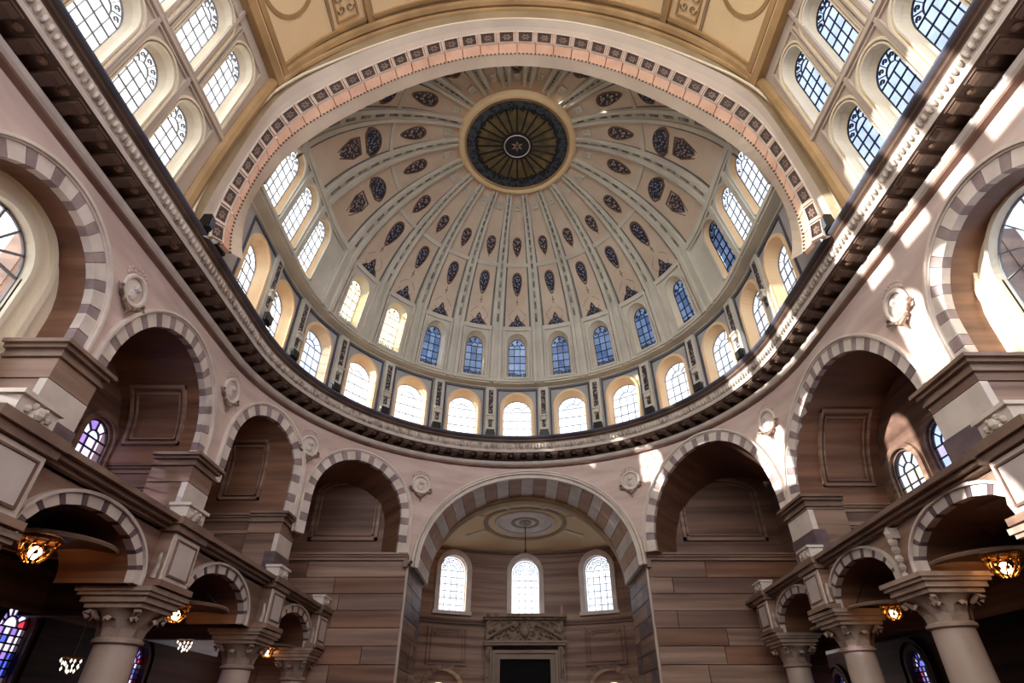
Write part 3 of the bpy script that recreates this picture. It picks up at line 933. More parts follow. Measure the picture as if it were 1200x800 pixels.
for t, kd in RIBS:
    th = radians(t); r1 = ins(th) - 0.001
    big = kd == 's'
    hw = 0.026 if not big else 0.036
    r_ = M()
    h0 = 0.012 if not big else 0.016
    ribbon(r_, th, 0.240, r1, h0, hw, 0.003, -0.002)
    ribbon(r_, th, 0.240, r1, 0.004, 0.0080, 0.014, 0.0, off=hw * 0.62)
    ribbon(r_, th, 0.240, r1, 0.004, 0.0080, 0.014, 0.0, off=-hw * 0.62)
    if kd == 'f' or abs(t) == 74:
        s = RD * th
        r_.fbox(dome_f, s - hw, s + hw, 0.016, VT + 0.002, -0.003, 0.002)
        for q in (-1, 1): r_.fbox(dome_f, s + q * hw * 0.62 - 0.0075, s + q * hw * 0.62 + 0.0075, 0.016, VT + 0.002, -0.014, 0.0)
    rb = build('rib', r_, 'rib', dm)
    # carved dashes in the groove of the rib
    g_ = M()
    L = r1 - 0.26; nd = 15 if kd == 'f' else 11
    for i in range(nd):
        a = 0.26 + L * i / nd; b = a + L / nd * 0.62
        w0 = 0.0022 + 0.003 * (a - 0.24) / 0.45
        ribbon(g_, th, a, b, w0, w0, 0.006, 0.002, n=2)
    if kd == 'f' or abs(t) == 74:
        s = RD * th
        for i in range(5): g_.fbox(dome_f, s - 0.005, s + 0.005, 0.03 + 0.052 * i, 0.03 + 0.052 * i + 0.033, -0.006, -0.002)
    build('carved_dashes', g_, 'bead', rb)
    # slate grooves either side
    for q in (-1, 1):
        e_ = M(); ribbon(e_, th, 0.262, r1, 0.0016, 0.0046, 0.0015, -0.002, off=q * (hw + 0.0046)); build('groove', e_, 'rib_dark', rb)
# windows zone vertical bars on the long sides
for sg in (-1, 1):
    for s in sb[1:3]:
        k = M(); k.fbox(dome_f, sg * s - 0.010, sg * s + 0.010, 0.016, VT, -0.006, 0.002); build('window_pier', k, 'rib', dm)
    k = M()
    for v0, v1, d in ((VT - 0.004, VT + 0.012, -0.014), (VT - 0.012, VT - 0.004, -0.008), (VT + 0.012, VT + 0.020, -0.007)):
        k.fbox(dome_f, sg * edge_s, sg * QD, v0, v1, d, 0.002, 0, 6); k.fbox(dome_f, sg * QD, sg * (QD + CD - YD), v0, v1, d, 0.002)
    build('side_band', k, 'rib', dm)
# transverse bands in the panels
PAN_F = TH_F
PAN_S = [87 - 1.5, 106, 125, 144, 162, 180]
def crossband(mb, tc, hwdeg, rho, w_, d):
    rows = []
    for i in range(7):
        th = radians(tc + hwdeg * (-1 + 2 * i / 6))
        rows.append([tuple(polar(th, rho + q, e)[0]) for q, e in ((-w_, -0.002), (-w_, d), (w_, d), (w_, -0.002))])
    mb.grid(rows, 0, True)
for t in PAN_F:
    b = M(); crossband(b, t, 5.6 if abs(t) < 60 else 7, RD * cos(radians(45.4)), 0.006, 0.005); crossband(b, t, 5.6 if abs(t) < 60 else 7, RD * cos(radians(22.1)), 0.004, 0.004); build('panel_band', b, 'rib', dm)
for sg in (-1, 1):
    for t in PAN_S[:4]:
        b = M(); crossband(b, sg * t, 7, RD * cos(radians(48.5)), 0.006, 0.005); build('panel_band', b, 'rib', dm)

# ---- medallions on the dome panels
def leafmesh(pts, th, mt1, mt2, rim=1.18):
    mb = M()
    cx = sum(p[0] for p in pts) / len(pts); cy = sum(p[1] for p in pts) / len(pts)
    out = [((p[0] - cx) * rim + cx, (p[1] - cy) * rim + cy) for p in pts]
    n = len(pts); k = mb.add([(x, y, 0.0) for x, y in out] + [(x, y, th * 0.6) for x, y in out] + [(x, y, th * 0.6) for x, y in pts] + [(x, y, th * 0.25) for x, y in pts])
    for lv in range(3):
        for i in range(n):
            j = (i + 1) % n
            mb.face((k + lv * n + i, k + lv * n + j, k + (lv + 1) * n + j, k + (lv + 1) * n + i), 1)
    c = mb.add([(cx, cy, th)])
    for i in range(n): mb.face((k + 3 * n + i, k + 3 * n + (i + 1) % n, c), 0)
    return mb
leaf = [(0.5 * sin(a) * (1 - 0.25 * cos(a)), -cos(a) * 0.95 - 0.05 * cos(2 * a)) for a in [2 * pi * i / 18 for i in range(18)]]
def scaled(pts, sx, sy): return [(p[0] * sx, p[1] * sy) for p in pts]
tri = [(-1, -1), (-0.5, -1.12), (0, -0.95), (0.5, -1.12), (1, -1), (0.9, -0.6), (0.6, -0.1), (0.3, 0.2), (0.22, 0.6), (0, 1.1), (-0.22, 0.6), (-0.3, 0.2), (-0.6, -0.1), (-0.9, -0.6)]
me_m1 = build('medallion', leafmesh(scaled(leaf, 0.034, 0.039), 0.006, 'mauve_relief', 'line'), ['mauve_relief', 'line'], local=True)
me_m2 = build('medallion', leafmesh(scaled(leaf, 0.038, 0.050), 0.007, 'blue_relief', 'line'), ['blue_relief', 'line'], local=True)
me_tr = build('palmette', leafmesh(scaled(tri, 0.041, 0.030), 0.006, 'blue_relief', 'line', 1.12), ['blue_relief', 'line'], local=True)
me_fan = build('fan_relief', leafmesh([(0.050 * cos(a), 0.046 * sin(a) - 0.016) for a in [pi * i / 12 for i in range(13)]] + [(-0.03, -0.03), (0.03, -0.03)], 0.007, 'blue_relief', 'line', 1.15), ['blue_relief', 'line'], local=True)
me_lat = build('lattice_relief', leafmesh([(-0.030, 0.036), (0.030, 0.036), (0.034, 0.0), (0.014, -0.05), (0.0, -0.078), (-0.014, -0.05), (-0.034, 0.0)], 0.005, 'mauve_relief', 'line', 1.15), ['mauve_relief', 'line'], local=True)
cm = M(); cm.box(-0.010, 0.010, -0.013, 0.013, 0, 0.004); cm.box(-0.013, -0.010, -0.017, 0.017, 0, 0.006); cm.box(0.010, 0.013, -0.017, 0.017, 0, 0.006); cm.box(-0.010, 0.010, 0.014, 0.017, 0, 0.006); cm.box(-0.010, 0.010, -0.017, -0.014, 0, 0.006); cm.ball((0, 0, 0.004), 0.005, 6, 4)
me_ca = build('cartouche', cm, 'rib', local=True)
vn = M(); vn.box(-0.0012, 0.0012, -0.016, 0.016, 0, 0.002); vn.box(-0.008, 0.008, -0.001, 0.001, 0, 0.002)
me_vn = build('painted_stem', vn, 'line', local=True)
ogm = M()
_og = [(0.040 * (1 - abs(q) ** 1.6) * (1 if q < 0.4 else 1), -0.034 + 0.085 * (q + 1) / 2) for q in [-0.6 + 1.6 * i / 8 for i in range(9)]]
for sg in (-1, 1):
    for i in range(8):
        (x0, y0), (x1, y1) = _og[i], _og[i + 1]
        ogm.hexa([(sg * x0 - 0.001, y0, 0), (sg * x0 + 0.001, y0, 0), (sg * x0 + 0.001, y0, 0.002), (sg * x0 - 0.001, y0, 0.002)], [(sg * x1 - 0.001, y1, 0), (sg * x1 + 0.001, y1, 0), (sg * x1 + 0.001, y1, 0.002), (sg * x1 - 0.001, y1, 0.002)])
me_og = build('ogee_line', ogm, 'line', local=True)
def onto(name, me, t, phi=None, rho=None, d=0.0, sc=1.0):
    th = radians(t); rho = RD * cos(radians(phi)) if rho is None else rho
    p, n = polar(th, rho, d)
    p2, _ = polar(th, rho - 0.01, d)
    up = (p2 - p).normalized()
    z = -n; x = up.cross(z)
    mt_ = frame_mtx(p, x, z)
    put(name, me, mt_ @ Matrix.Diagonal((sc, sc, sc, 1)), dm)
for t in PAN_F:
    k = 1.0 if abs(t) < 60 else 1.15
    onto('palmette', me_tr, t, 24.6, sc=k); onto('ogee_line', me_og, t, 26.0, sc=k); onto('painted_stem', me_vn, t, 32.0); onto('medallion', me_m2, t, 38.7, sc=k)
    onto('medallion', me_m1, t, 52.2, sc=k); onto('painted_stem', me_vn, t, 48.6, sc=0.7); onto('cartouche', me_ca, t, 66.4)
for sg in (-1, 1):
    for t in PAN_S[:3]:
        onto('fan_relief', me_fan, sg * t, rho=0.545, sc=1.0); 
        if t < 120: onto('lattice_relief', me_lat, sg * t, rho=0.612)
    for t in PAN_S[:4]: onto('medallion', me_m1, sg * t, rho=0.410, sc=1.25)
    for t in PAN_S[3:4]: onto('fan_relief', me_fan, sg * t, rho=0.385, sc=0.9) if False else None
    for t in PAN_S[:5]: onto('cartouche', me_ca, sg * t, rho=0.285, sc=1.0 if t < 150 else 0.8)
onto('fan_relief', me_fan, 144, rho=0.40, sc=0.8); onto('fan_relief', me_fan, -144, rho=0.40, sc=0.8)
onto('cartouche', me_ca, 180, rho=0.27); onto('medallion', me_m1, 180, rho=0.33)

# ---- great arch of rosettes closing the dome towards the nave
def K(Y, zc, a, b):
    return lambda ph: (( a + b * cos(4 * ph)) * sin(ph), Y, zc + (a + b * cos(4 * ph)) * cos(ph))
_lean = lambda z: 0.78 - 0.10 * (z - 1.0)
def clampk(fk, k):
    def g(ph):
        x, y, z = fk(ph); lim = _lean(z) - k
        q = (abs(x) ** -28 + lim ** -28) ** (-1 / 28) if abs(x) > 0.2 and z < 1.62 else abs(x)
        return (q if x > 0 else -q, y, z)
    return g
K_dome, K_in, K_ri, K_ro, K_ed = K(YD + 0.005, 1.146, 0.700, 0.022), clampk(K(0.956, 1.138, 0.715, 0.024), 0.036), clampk(K(0.942, 1.158, 0.735, 0.025), 0.030), clampk(K(0.926, 1.172, 0.762, 0.028), 0.012), clampk(K(0.905, 1.186, 0.803, 0.020), 0.004)
PH = [radians(-106 + 212 * i / 72) for i in range(73)]
ga = root('arch', (0, 0.95, 0.98), 'great arch carrying a row of dark square rosettes in front of the dome', 'arch', kind='structure')
def lerp(p, q, t): return tuple(p[i] + (q[i] - p[i]) * t for i in range(3))
for nm, a, b, mt in (('dome_fascia', K_dome, K_in, 'dome_tan'), ('pale_cove', K_ro, K_ed, 'clere'), ('rosette_ground', K_ri, K_ro, 'pink')):
    m = M()
    if nm == 'pale_cove':
        m.grid([[lerp(a(p), b(p), t) if t in (0, 1) else tuple(c + d for c, d in zip(lerp(a(p), b(p), t), (0, 0.012, 0))) for t in (0, 0.15, 0.4, 0.7, 1)] for p in PH])
    else:
        m.grid([[a(p), b(p)] for p in PH])
    build(nm, m, mt, ga)
m = M()
m.grid([[(p_[0], YD + 0.005, p_[2]) for p_ in (K_dome(p), )] + [( (RD + 0.02) * sin(p), YD + 0.012, ZC + (RD + 0.02) * cos(p)) if cos(p) > 0 else ((RD + 0.02) * (1 if p > 0 else -1), YD + 0.012, ZC + (RD + 0.02) * cos(p))] for p in PH])
build('dome_edge', m, 'rib', ga)
m = M(); m.grid([[tuple(c + d for c, d in zip(K_in(p), (sin(p) * 0.008, 0.007, cos(p) * 0.008))), tuple(c + d for c, d in zip(K_ri(p), (sin(p) * 0.008, 0.007, cos(p) * 0.008)))] for p in PH]); build('soffit_backing', m, 'pink', ga)
NR = 44
for i in range(NR):
    p0, p1 = PH[0] + (PH[-1] - PH[0]) * i / NR, PH[0] + (PH[-1] - PH[0]) * (i + 1) / NR
    g = (p1 - p0) * 0.03
    # terracotta soffit piece
    a0, a1, b0, b1 = K_in(p0 + g), K_in(p1 - g), K_ri(p0 + g), K_ri(p1 - g)
    up = lambda q, ph, k: (q[0] + sin(ph) * k, q[1] + 0.006, q[2] + cos(ph) * k)
    m = M(); m.hexa([a0, a1, b1, b0], [up(a0, p0, 0.01), up(a1, p1, 0.01), up(b1, p1, 0.01), up(b0, p0, 0.01)])
    build('soffit_block', m, 'pink', ga)
    # rosette coffer
    F = lambda u, v, d: (lambda q, ph: (q[0] - sin(ph) * d * 0.6, q[1] - d * 0.8, q[2] - cos(ph) * d * 0.6))(lerp(K_ri(p0 + (p1 - p0) * u), K_ro(p0 + (p1 - p0) * u), v), p0 + (p1 - p0) * u)
    c = M(); c.fbox(F, 0.04, 0.86, 0.04, 0.96, 0.0005, 0.003)
    cf = build('coffer', c, 'rosette', ga)
    c = M()
    rect_frame(c, F, 0.02, 0.86, 0.02, 0.98, 0.06, 0.0, 0.006)
    c.fbox(F, 0.91, 0.99, 0.0, 1.0, 0.0, 0.008)
    build('coffer_frame', c, 'rosette_pale', cf)
    c = M()
    for k in range(6):
        a = k * pi / 3; ca_, sa_ = cos(a), sin(a)
        Q = lambda r, t, d: F(0.45 + (r * ca_ - t * sa_) * 0.30, 0.5 + (r * sa_ + t * ca_) * 0.36, d)
        c.hexa([Q(0.1, 0, 0.002), Q(0.5, 0.3, 0.002), Q(0.95, 0, 0.002), Q(0.5, -0.3, 0.002)], [Q(0.1, 0, 0.006), Q(0.5, 0.2, 0.005), Q(0.8, 0, 0.004), Q(0.5, -0.2, 0.005)])
    build('rosette', c, 'cornice_mid', cf)
bd_ = M()
for i in range(200):
    p = PH[0] + (PH[-1] - PH[0]) * i / 199; q = K_in(p)
    bd_.ball((q[0], q[1], q[2]), 0.0034, 5, 4)
tag(build('bead_row', bd_, 'cornice_dark', ga), kind='stuff')
m = M()
m.tube([K_ro(p) for p in PH], 0.004, 6); m.tube([K_ri(p) for p in PH], 0.003, 6); build('thin_roll', m, 'pale', ga)

# ---- vault over the camera, with its end wall
VR, VC = 0.74, 1.38
def vault_prof(ph):
    """outline of the nave section: leaning walls then barrel"""
    lean = _lean
    x, z = VR * sin(ph), VC + VR * cos(ph)
    if z < 1.55: 
        z = max(z, 0.97); return (lean(z) * (1 if ph > 0 else -1), z)
    return (x, z)
we = root('wall_end', (0, 0.905, 1.0), 'plain plaster wall round the great arch below the vault', 'wall', kind='structure')
m = M()
rows = []
for p in PH:
    e = K_ed(p); x, z = vault_prof(p * 128 / 106)
    rows.append([e, (x * 1.01, 0.90 - 0.04 * abs(sin(p)) ** 6, z + 0.01)])
m.grid(rows); build('plaster', m, 'olive', we)
def rollpath(k, y0):
    pts = []
    for i in range(73):
        p = PH[i]; e = K_ed(p); x, z = vault_prof(p * 128 / 106); t = k
        pts.append((min(abs(x + (e[0] - x) * t), _lean(z) - 0.004) * (1 if x > 0 else -1), y0 - 0.035 * abs(sin(p)) ** 6, max(0.97, z + (e[2] - z) * t)))
    return pts
m = M()
m.tube(rollpath(0.12, 0.893), 0.016, 8); m.tube(rollpath(0.42, 0.902), 0.009, 8); build('arch_roll', m, 'ochre', we)
m = M(); m.tube(rollpath(0.97, 0.905), 0.004, 6); build('edge_bead', m, 'cream_white', we)
cv_ = root('ceiling', (0, 0.3, 2.19), 'cream plaster barrel vault with ochre mouldings and ornamented panels above the clerestory', 'ceiling', kind='structure')
A0 = 76.8
def vault_f(u, v, d):    # u = angle from the crown in degrees, v = along y, d = outward
    a = radians(u); r = VR + d
    return (r * sin(a), v, VC + r * cos(a))
m = M(); m.grid([[vault_f(-A0 + 2 * A0 * i / 40, y, 0.0) for y in (-0.4, 0.895)] for i in range(41)]); build('plaster', m, 'cream', cv_)
def vrib(u0, u1, y0, y1, d, mt, nm, n=4):
    m = M(); m.fbox(vault_f, u0, u1, y0, y1, -d, 0.004, 0, n); build(nm, m, mt, cv_)
for sg in (-1, 1):
    for a, b, d, mt in ((-A0, -74.3, 0.020, 'ochre'), (-74.3, -73.2, 0.012, 'cream'), (-73.2, -71.5, 0.016, 'ochre'), (-53.2, -52.4, 0.005, 'olive'), (-42.8, -41.4, 0.014, 'ochre'), (-41.4, -40.6, 0.007, 'olive'), (-10.0, -8.8, 0.014, 'ochre')):
        u0, u1 = sorted((sg * a, sg * b)); vrib(u0, u1, -0.4, 0.885, d, mt, 'moulding', 2)
    for a, b in ((-71.5, -43), (-41, -9), (-9, 0)):
        u0, u1 = sorted((sg * a, sg * b))
        vrib(u0, u1, 0.858, 0.868, 0.010, 'ochre', 'moulding', 8); vrib(u0, u1, 0.871, 0.876, 0.005, 'olive', 'moulding', 8)
    # ornamented narrow panel
    u0, u1 = sorted((sg * -51.2, sg * -44.6))
    a = M()
    for v0, v1 in ((0.58, 0.586), (0.838, 0.844)): a.fbox(vault_f, u0, u1, v0, v1, -0.006, 0.002)
    for q0, q1 in ((u0, u0 + 0.45), (u1 - 0.45, u1)): a.fbox(vault_f, q0, q1, 0.58, 0.844, -0.006, 0.002)
    build('panel_frame', a, 'ochre', cv_)
    a = M()
    for j in range(7):
        yc = 0.606 + 0.034 * j
        for q in (-1, 1):
            for t in range(9):
                q0, q1 = t * 0.75, (t + 1) * 0.75; k0, k1 = 1.25 * (1 - t / 11), 1.25 * (1 - (t + 1) / 11)
                uc = (u0 + u1) / 2 + q * 1.3
                P = lambda k, w_: (uc + q * k * cos(w_), yc + k * 0.0125 * sin(w_))
                x0, y0 = P(k0, q0); x1, y1 = P(k1, q1)
                a.hexa([vault_f(x0 - 0.13, y0, -0.006), vault_f(x0 + 0.13, y0, -0.006), vault_f(x0 + 0.13, y0, 0.001), vault_f(x0 - 0.13, y0, 0.001)], [vault_f(x1 - 0.13, y1, -0.006), vault_f(x1 + 0.13, y1, -0.006), vault_f(x1 + 0.13, y1, 0.001), vault_f(x1 - 0.13, y1, 0.001)])
    build('scroll_relief', a, 'olive', cv_)
    # circular guilloche ring on the wide panel
    a = M(); rows = []
    for k in range(41):
        w_ = 2 * pi * k / 40; row = []
        for r_, d in ((8.2, 0), (8.2, -0.003), (7.2, -0.003), (7.2, 0)):
            row.append(vault_f(sg * (-62) + r_ * cos(w_), 0.665 + r_ * 0.0130 * sin(w_), d))
        rows.append(row)
    a.grid(rows, 0, True); build('guilloche_ring', a, 'ochre', cv_)
m = M(); 
for sg in (-1, 1): m.fbox(vault_f, *sorted((sg * -7.6, sg * -6.8)), -0.4, 0.838, -0.005, 0.002)
build('crown_band', m, 'ochre', cv_)
# clerestory walls
def clere_f(sg):
    return lambda u, v, d: (sg * (_lean(v) + d), u, v)
CY = [0.745, 0.615, 0.485, 0.355]
CLW = []
for sg, side in ((-1, 'left'), (1, 'right')):
    f = clere_f(sg)
    r = root('wall_clerestory_%s' % side, (sg * 0.78, 0.4, 1.0), 'grey beige clerestory wall with two tiers of windows on the %s' % side, 'wall', kind='structure')
    m = M()
    ce = [0.875] + [(CY[i] + CY[i + 1]) / 2 for i in range(3)] + [0.285]
    for i, y in enumerate(CY):
        lo = (y, 0.056, 1.140, 0.060, 0.975); hi = (y + 0.022, 0.054, 1.440, 0.058, 1.245)
        lg = (y, 0.046, 1.135, 0.052, 0.980); hg = (y + 0.022, 0.044, 1.435, 0.048, 1.252)
        holed(m, f, ce[i + 1], ce[i], 0.970, 1.224, lo); holed(m, f, ce[i + 1], ce[i], 1.224, 1.58, hi)
        for h, g in ((lo, lg), (hi, hg)):
            k = M(); reveal(k, f, h, 0.0, 0.030, hole2=g, n=16); build('window_reveal', k, 'cream_white', r)
            q = M(); rect_frame(q, f, h[0] - 0.0625, h[0] + 0.0625, h[4] - 0.008, h[2] + h[3] + 0.012, 0.004, -0.006, 0.002); build('rectangular_frame', q, 'clere', r)
            k = M(); arch_band(k, f, h, -0.006, 0.0, -0.005, 0.003, n=16); arch_band(k, f, h, 0.004, 0.008, -0.003, 0.014, n=16); k.fbox(f, h[0] - h[1] - 0.006, h[0] + h[1] + 0.006, h[4] - 0.006, h[4], -0.005, 0.003); build('window_surround', k, 'cream_white', r)
        CLW.append((side, i, 'lower', f, lg)); CLW.append((side, i, 'upper', f, hg))
    m.grid([[f(y, z, 0) for z in (0.970, 1.58)] for y in (-0.4, 0.285)])
    build('plaster', m, 'clere', r)
    m = M(); m.fbox(f, -0.4, 0.875, 1.220, 1.232, -0.008, 0.002); build('string_course', m, 'clere', r)
    for y in ce[1:4]:
        k = M(); k.fbox(f, y - 0.004, y + 0.004, 0.97, 1.59, -0.006, 0.002); build('pier_strip', k, 'clere', r)

# ================================================================== WINDOWS
for i, s in enumerate(S_LOW):
    k = i - 6
    where = 'central window' if k == 0 else '%s window %s of the central one' % (ORD[abs(k) - 1], 'left' if k < 0 else 'right')
    gl = 'g_clear' if k != -4 else 'g_pale'
    window(drum_f, LG(s), 0.035, 4, 4, gl, 'round-headed drum window below the dome, ' + where + ' in the lower ring', 'lower ring of drum windows', bw=0.0008, head=5)
up = sorted(UPW, key=lambda a: a[0][0])
for i, (g, kd) in enumerate(up):
    k = i - 7
    where = 'central one' if k == 0 else '%s %s of its central one' % (ORD[abs(k) - 1], 'left' if k < 0 else 'right')
    if k in (-4, -3): gl, nm = 'g_warm', 'straw-white'
    elif -3 < k <= 5: gl, nm = ['g_deep', 'g_blue', 'g_blue'], 'slate-blue'
    else: gl, nm = 'g_clear', 'pale'
    window(dome_f, g, 0.027 if kd == 'f' else 0.015, 3, 4 if kd == 'f' else 5, gl, nm + ' leaded window cut into the dome, upper ring, ' + where, 'upper ring of dome windows', lead='lead_dark' if 'blue' in nm else 'lead', bw=0.0012 if 'blue' in nm else 0.0008, scroll=3 if kd == 'f' else 4, sill_scroll=(kd == 'f'), head=4)
for side, i, tier, f, g in CLW:
    gl = 'g_clear' if side == 'left' else 'g_pale'
    window(f, g, 0.031, 4, 5, gl, '%s-tier clerestory window on the %s wall, %s from the great arch' % (tier, side, ORD[i]), 'clerestory windows', lead='lead' if side == 'left' else 'lead_dark', bw=0.0005 if side == 'left' else 0.0007, scroll=5, head=5)
window(plane_x(0.895, -1), HA, 0.012, 4, 4, 'g_clear', 'large round-headed leaded window inside the arch at the left edge', bw=0.0022, head=6, lead='lead')
window(plane_x(0.895, 1), HG, 0.012, 4, 4, ['g_clear'], 'large glaring white window inside the arch at the right edge', bw=0.0010, head=6)
window(plane_x(XO, -1), HB, 0.008, 3, 6, ['s_white', 'g_pale', 's_white', 's_violet'], 'small violet-tinted stained window in the dark recess second from the left', lead='lead_dark', bw=0.0018, head=4)
window(plane_x(XO, 1), HF1, 0.006, 3, 5, ['g_clear', 'g_clear', 'g_warm'], 'bright white leaded window in the right recess, nearer the central arch', lead='lead_dark', bw=0.0014, head=4)
window(plane_x(XO, 1), HF2, 0.008, 3, 6, ['s_white', 'g_pale', 'g_pale'], 'bluish stained window in the right recess, nearer the right edge', lead='lead_dark', bw=0.0014, head=4)
for h, nm in zip(HA3, ('left-hand', 'middle', 'right-hand')):
    window(apse_f, (h[0], h[1] - 0.006, h[2], h[3] - 0.006, h[4]), 0.022, 4, 6, 'g_clear', '%s of the three round-headed windows behind the central arch' % nm, 'three windows behind the central arch', bw=0.0010, scroll=5, head=5)
for h, nm in zip(HS, ('left', 'right')):
    window(apse_f, (h[0], 0.050, 0.098, 0.046, -0.1), 0.064, 3, 3, 'g_warm', 'pale glazed opening under the small arch %s of the carved portal' % nm, bw=0.0012, head=5)

# ---- oculus
oc = root('oculus', (0, CD, 1.93), 'round dark oculus of gold spokes at the top of the dome', 'oculus', kind='structure')
ZO = 1.932
def dn(r, z): return (r, z)
m = M(); m.lathe((0, CD, 0), [(0.212, 1.955), (0.210, 1.925), (0.216, 1.914), (0.226, 1.912), (0.236, 1.916), (0.243, 1.930)], 64); build('frame', m, 'cream', oc, True)
m = M(); m.lathe((0, CD, 0), [(0.205, 1.95), (0.205, 1.920), (0.210, 1.918), (0.212, 1.925)], 64); build('inner_rim', m, 'ochre', oc)
m = M(); m.lathe((0, CD, 0), [(0.206, ZO + 0.006), (0.206, ZO - 0.004), (0.168, ZO - 0.002), (0.166, ZO + 0.006)], 64); build('carved_ring', m, 'oc_ring', oc)
for k in range(24):
    a0, a1 = 2 * pi * k / 24 + 0.012, 2 * pi * (k + 1) / 24 - 0.012; am = (a0 + a1) / 2
    P = lambda r, a, z: (r * sin(a), CD + r * cos(a), z)
    lp = [(0.058, a0), (0.160, a0), (0.169, am), (0.160, a1), (0.058, a1)]
    m = M(); m.hexa([P(r, a, ZO + 0.002) for r, a in lp], [P(r, a, ZO + 0.006) for r, a in lp]); build('pane', m, 'oc_gold', oc)
    a = 2 * pi * k / 24
    m = M(); m.tube([P(0.055, a, ZO), P(0.166, a, ZO)], 0.0036, 5); 
    for r in (0.075, 0.095, 0.12): m.ball(P(r, a, ZO), 0.0042, 5, 4)
    m.ball(P(0.166, am, ZO - 0.001), 0.011, 6, 4)
    build('spoke', m, 'lead_dark', oc)
m = M(); m.lathe((0, CD, ZO + 0.009), [(0.214, 0.0), (0.0002, 0.001)], 48); build('backing_disc', m, 'lead_dark', oc)
m = M(); m.lathe((0, CD, ZO), [(0.062, 0.004), (0.062, -0.004), (0.048, -0.002), (0.03, 0.0), (0.0002, 0.0)], 32); build('boss', m, 'lead_dark', oc)
m = M(); m.lathe((0, CD, ZO - 0.004), [(0.049, 0.002), (0.051, -0.002), (0.054, 0.002)], 32); build('boss_ring', m, 'pale', oc)
m = M()
for k in range(6):
    a = k * pi / 3; m.hexa([P(0.004, a, ZO - 0.003), P(0.014, a + 0.4, ZO - 0.003), P(0.026, a, ZO - 0.003), P(0.014, a - 0.4, ZO - 0.003)], [P(0.004, a, ZO - 0.006), P(0.010, a + 0.3, ZO - 0.006), P(0.02, a, ZO - 0.005), P(0.010, a - 0.3, ZO - 0.006)])
build('boss_flower', m, 'cornice_mid', oc)

# ================================================================== GALLERIES
GAL = {
 'left': dict(f=gal_l, sg=-1, cols=[0.645, 1.080, 1.575, 1.985], arches=[(0.43, 0.14), (0.862, 0.134), (1.308, 0.140), (1.800, 0.140)], cb=[-0.4, 0.645, 1.080, 1.575, 2.03], imp=0.200, vs=0.208, rise=0.070, top=0.300, stain=[(1.432, 0.052, 0.192, 0.054), (1.958, 0.045, 0.162, 0.045)]),
 'right': dict(f=gal_r, sg=1, cols=[0.72, 1.10, 1.475, 1.88], arches=[(0.40, 0.16), (0.91, 0.145), (1.2875, 0.140), (1.6775, 0.150)], cb=[-0.4, 0.72, 1.10, 1.475, 1.88, 2.03], imp=0.228, vs=0.240, rise=0.066, top=0.324, stain=[(1.861, 0.042, 0.145, 0.042), (2.340, 0.040, 0.120, 0.040)]),
}
CAPN = {'left': ['nearest', 'second', 'third', 'farthest'], 'right': ['nearest', 'second', 'third', 'farthest']}
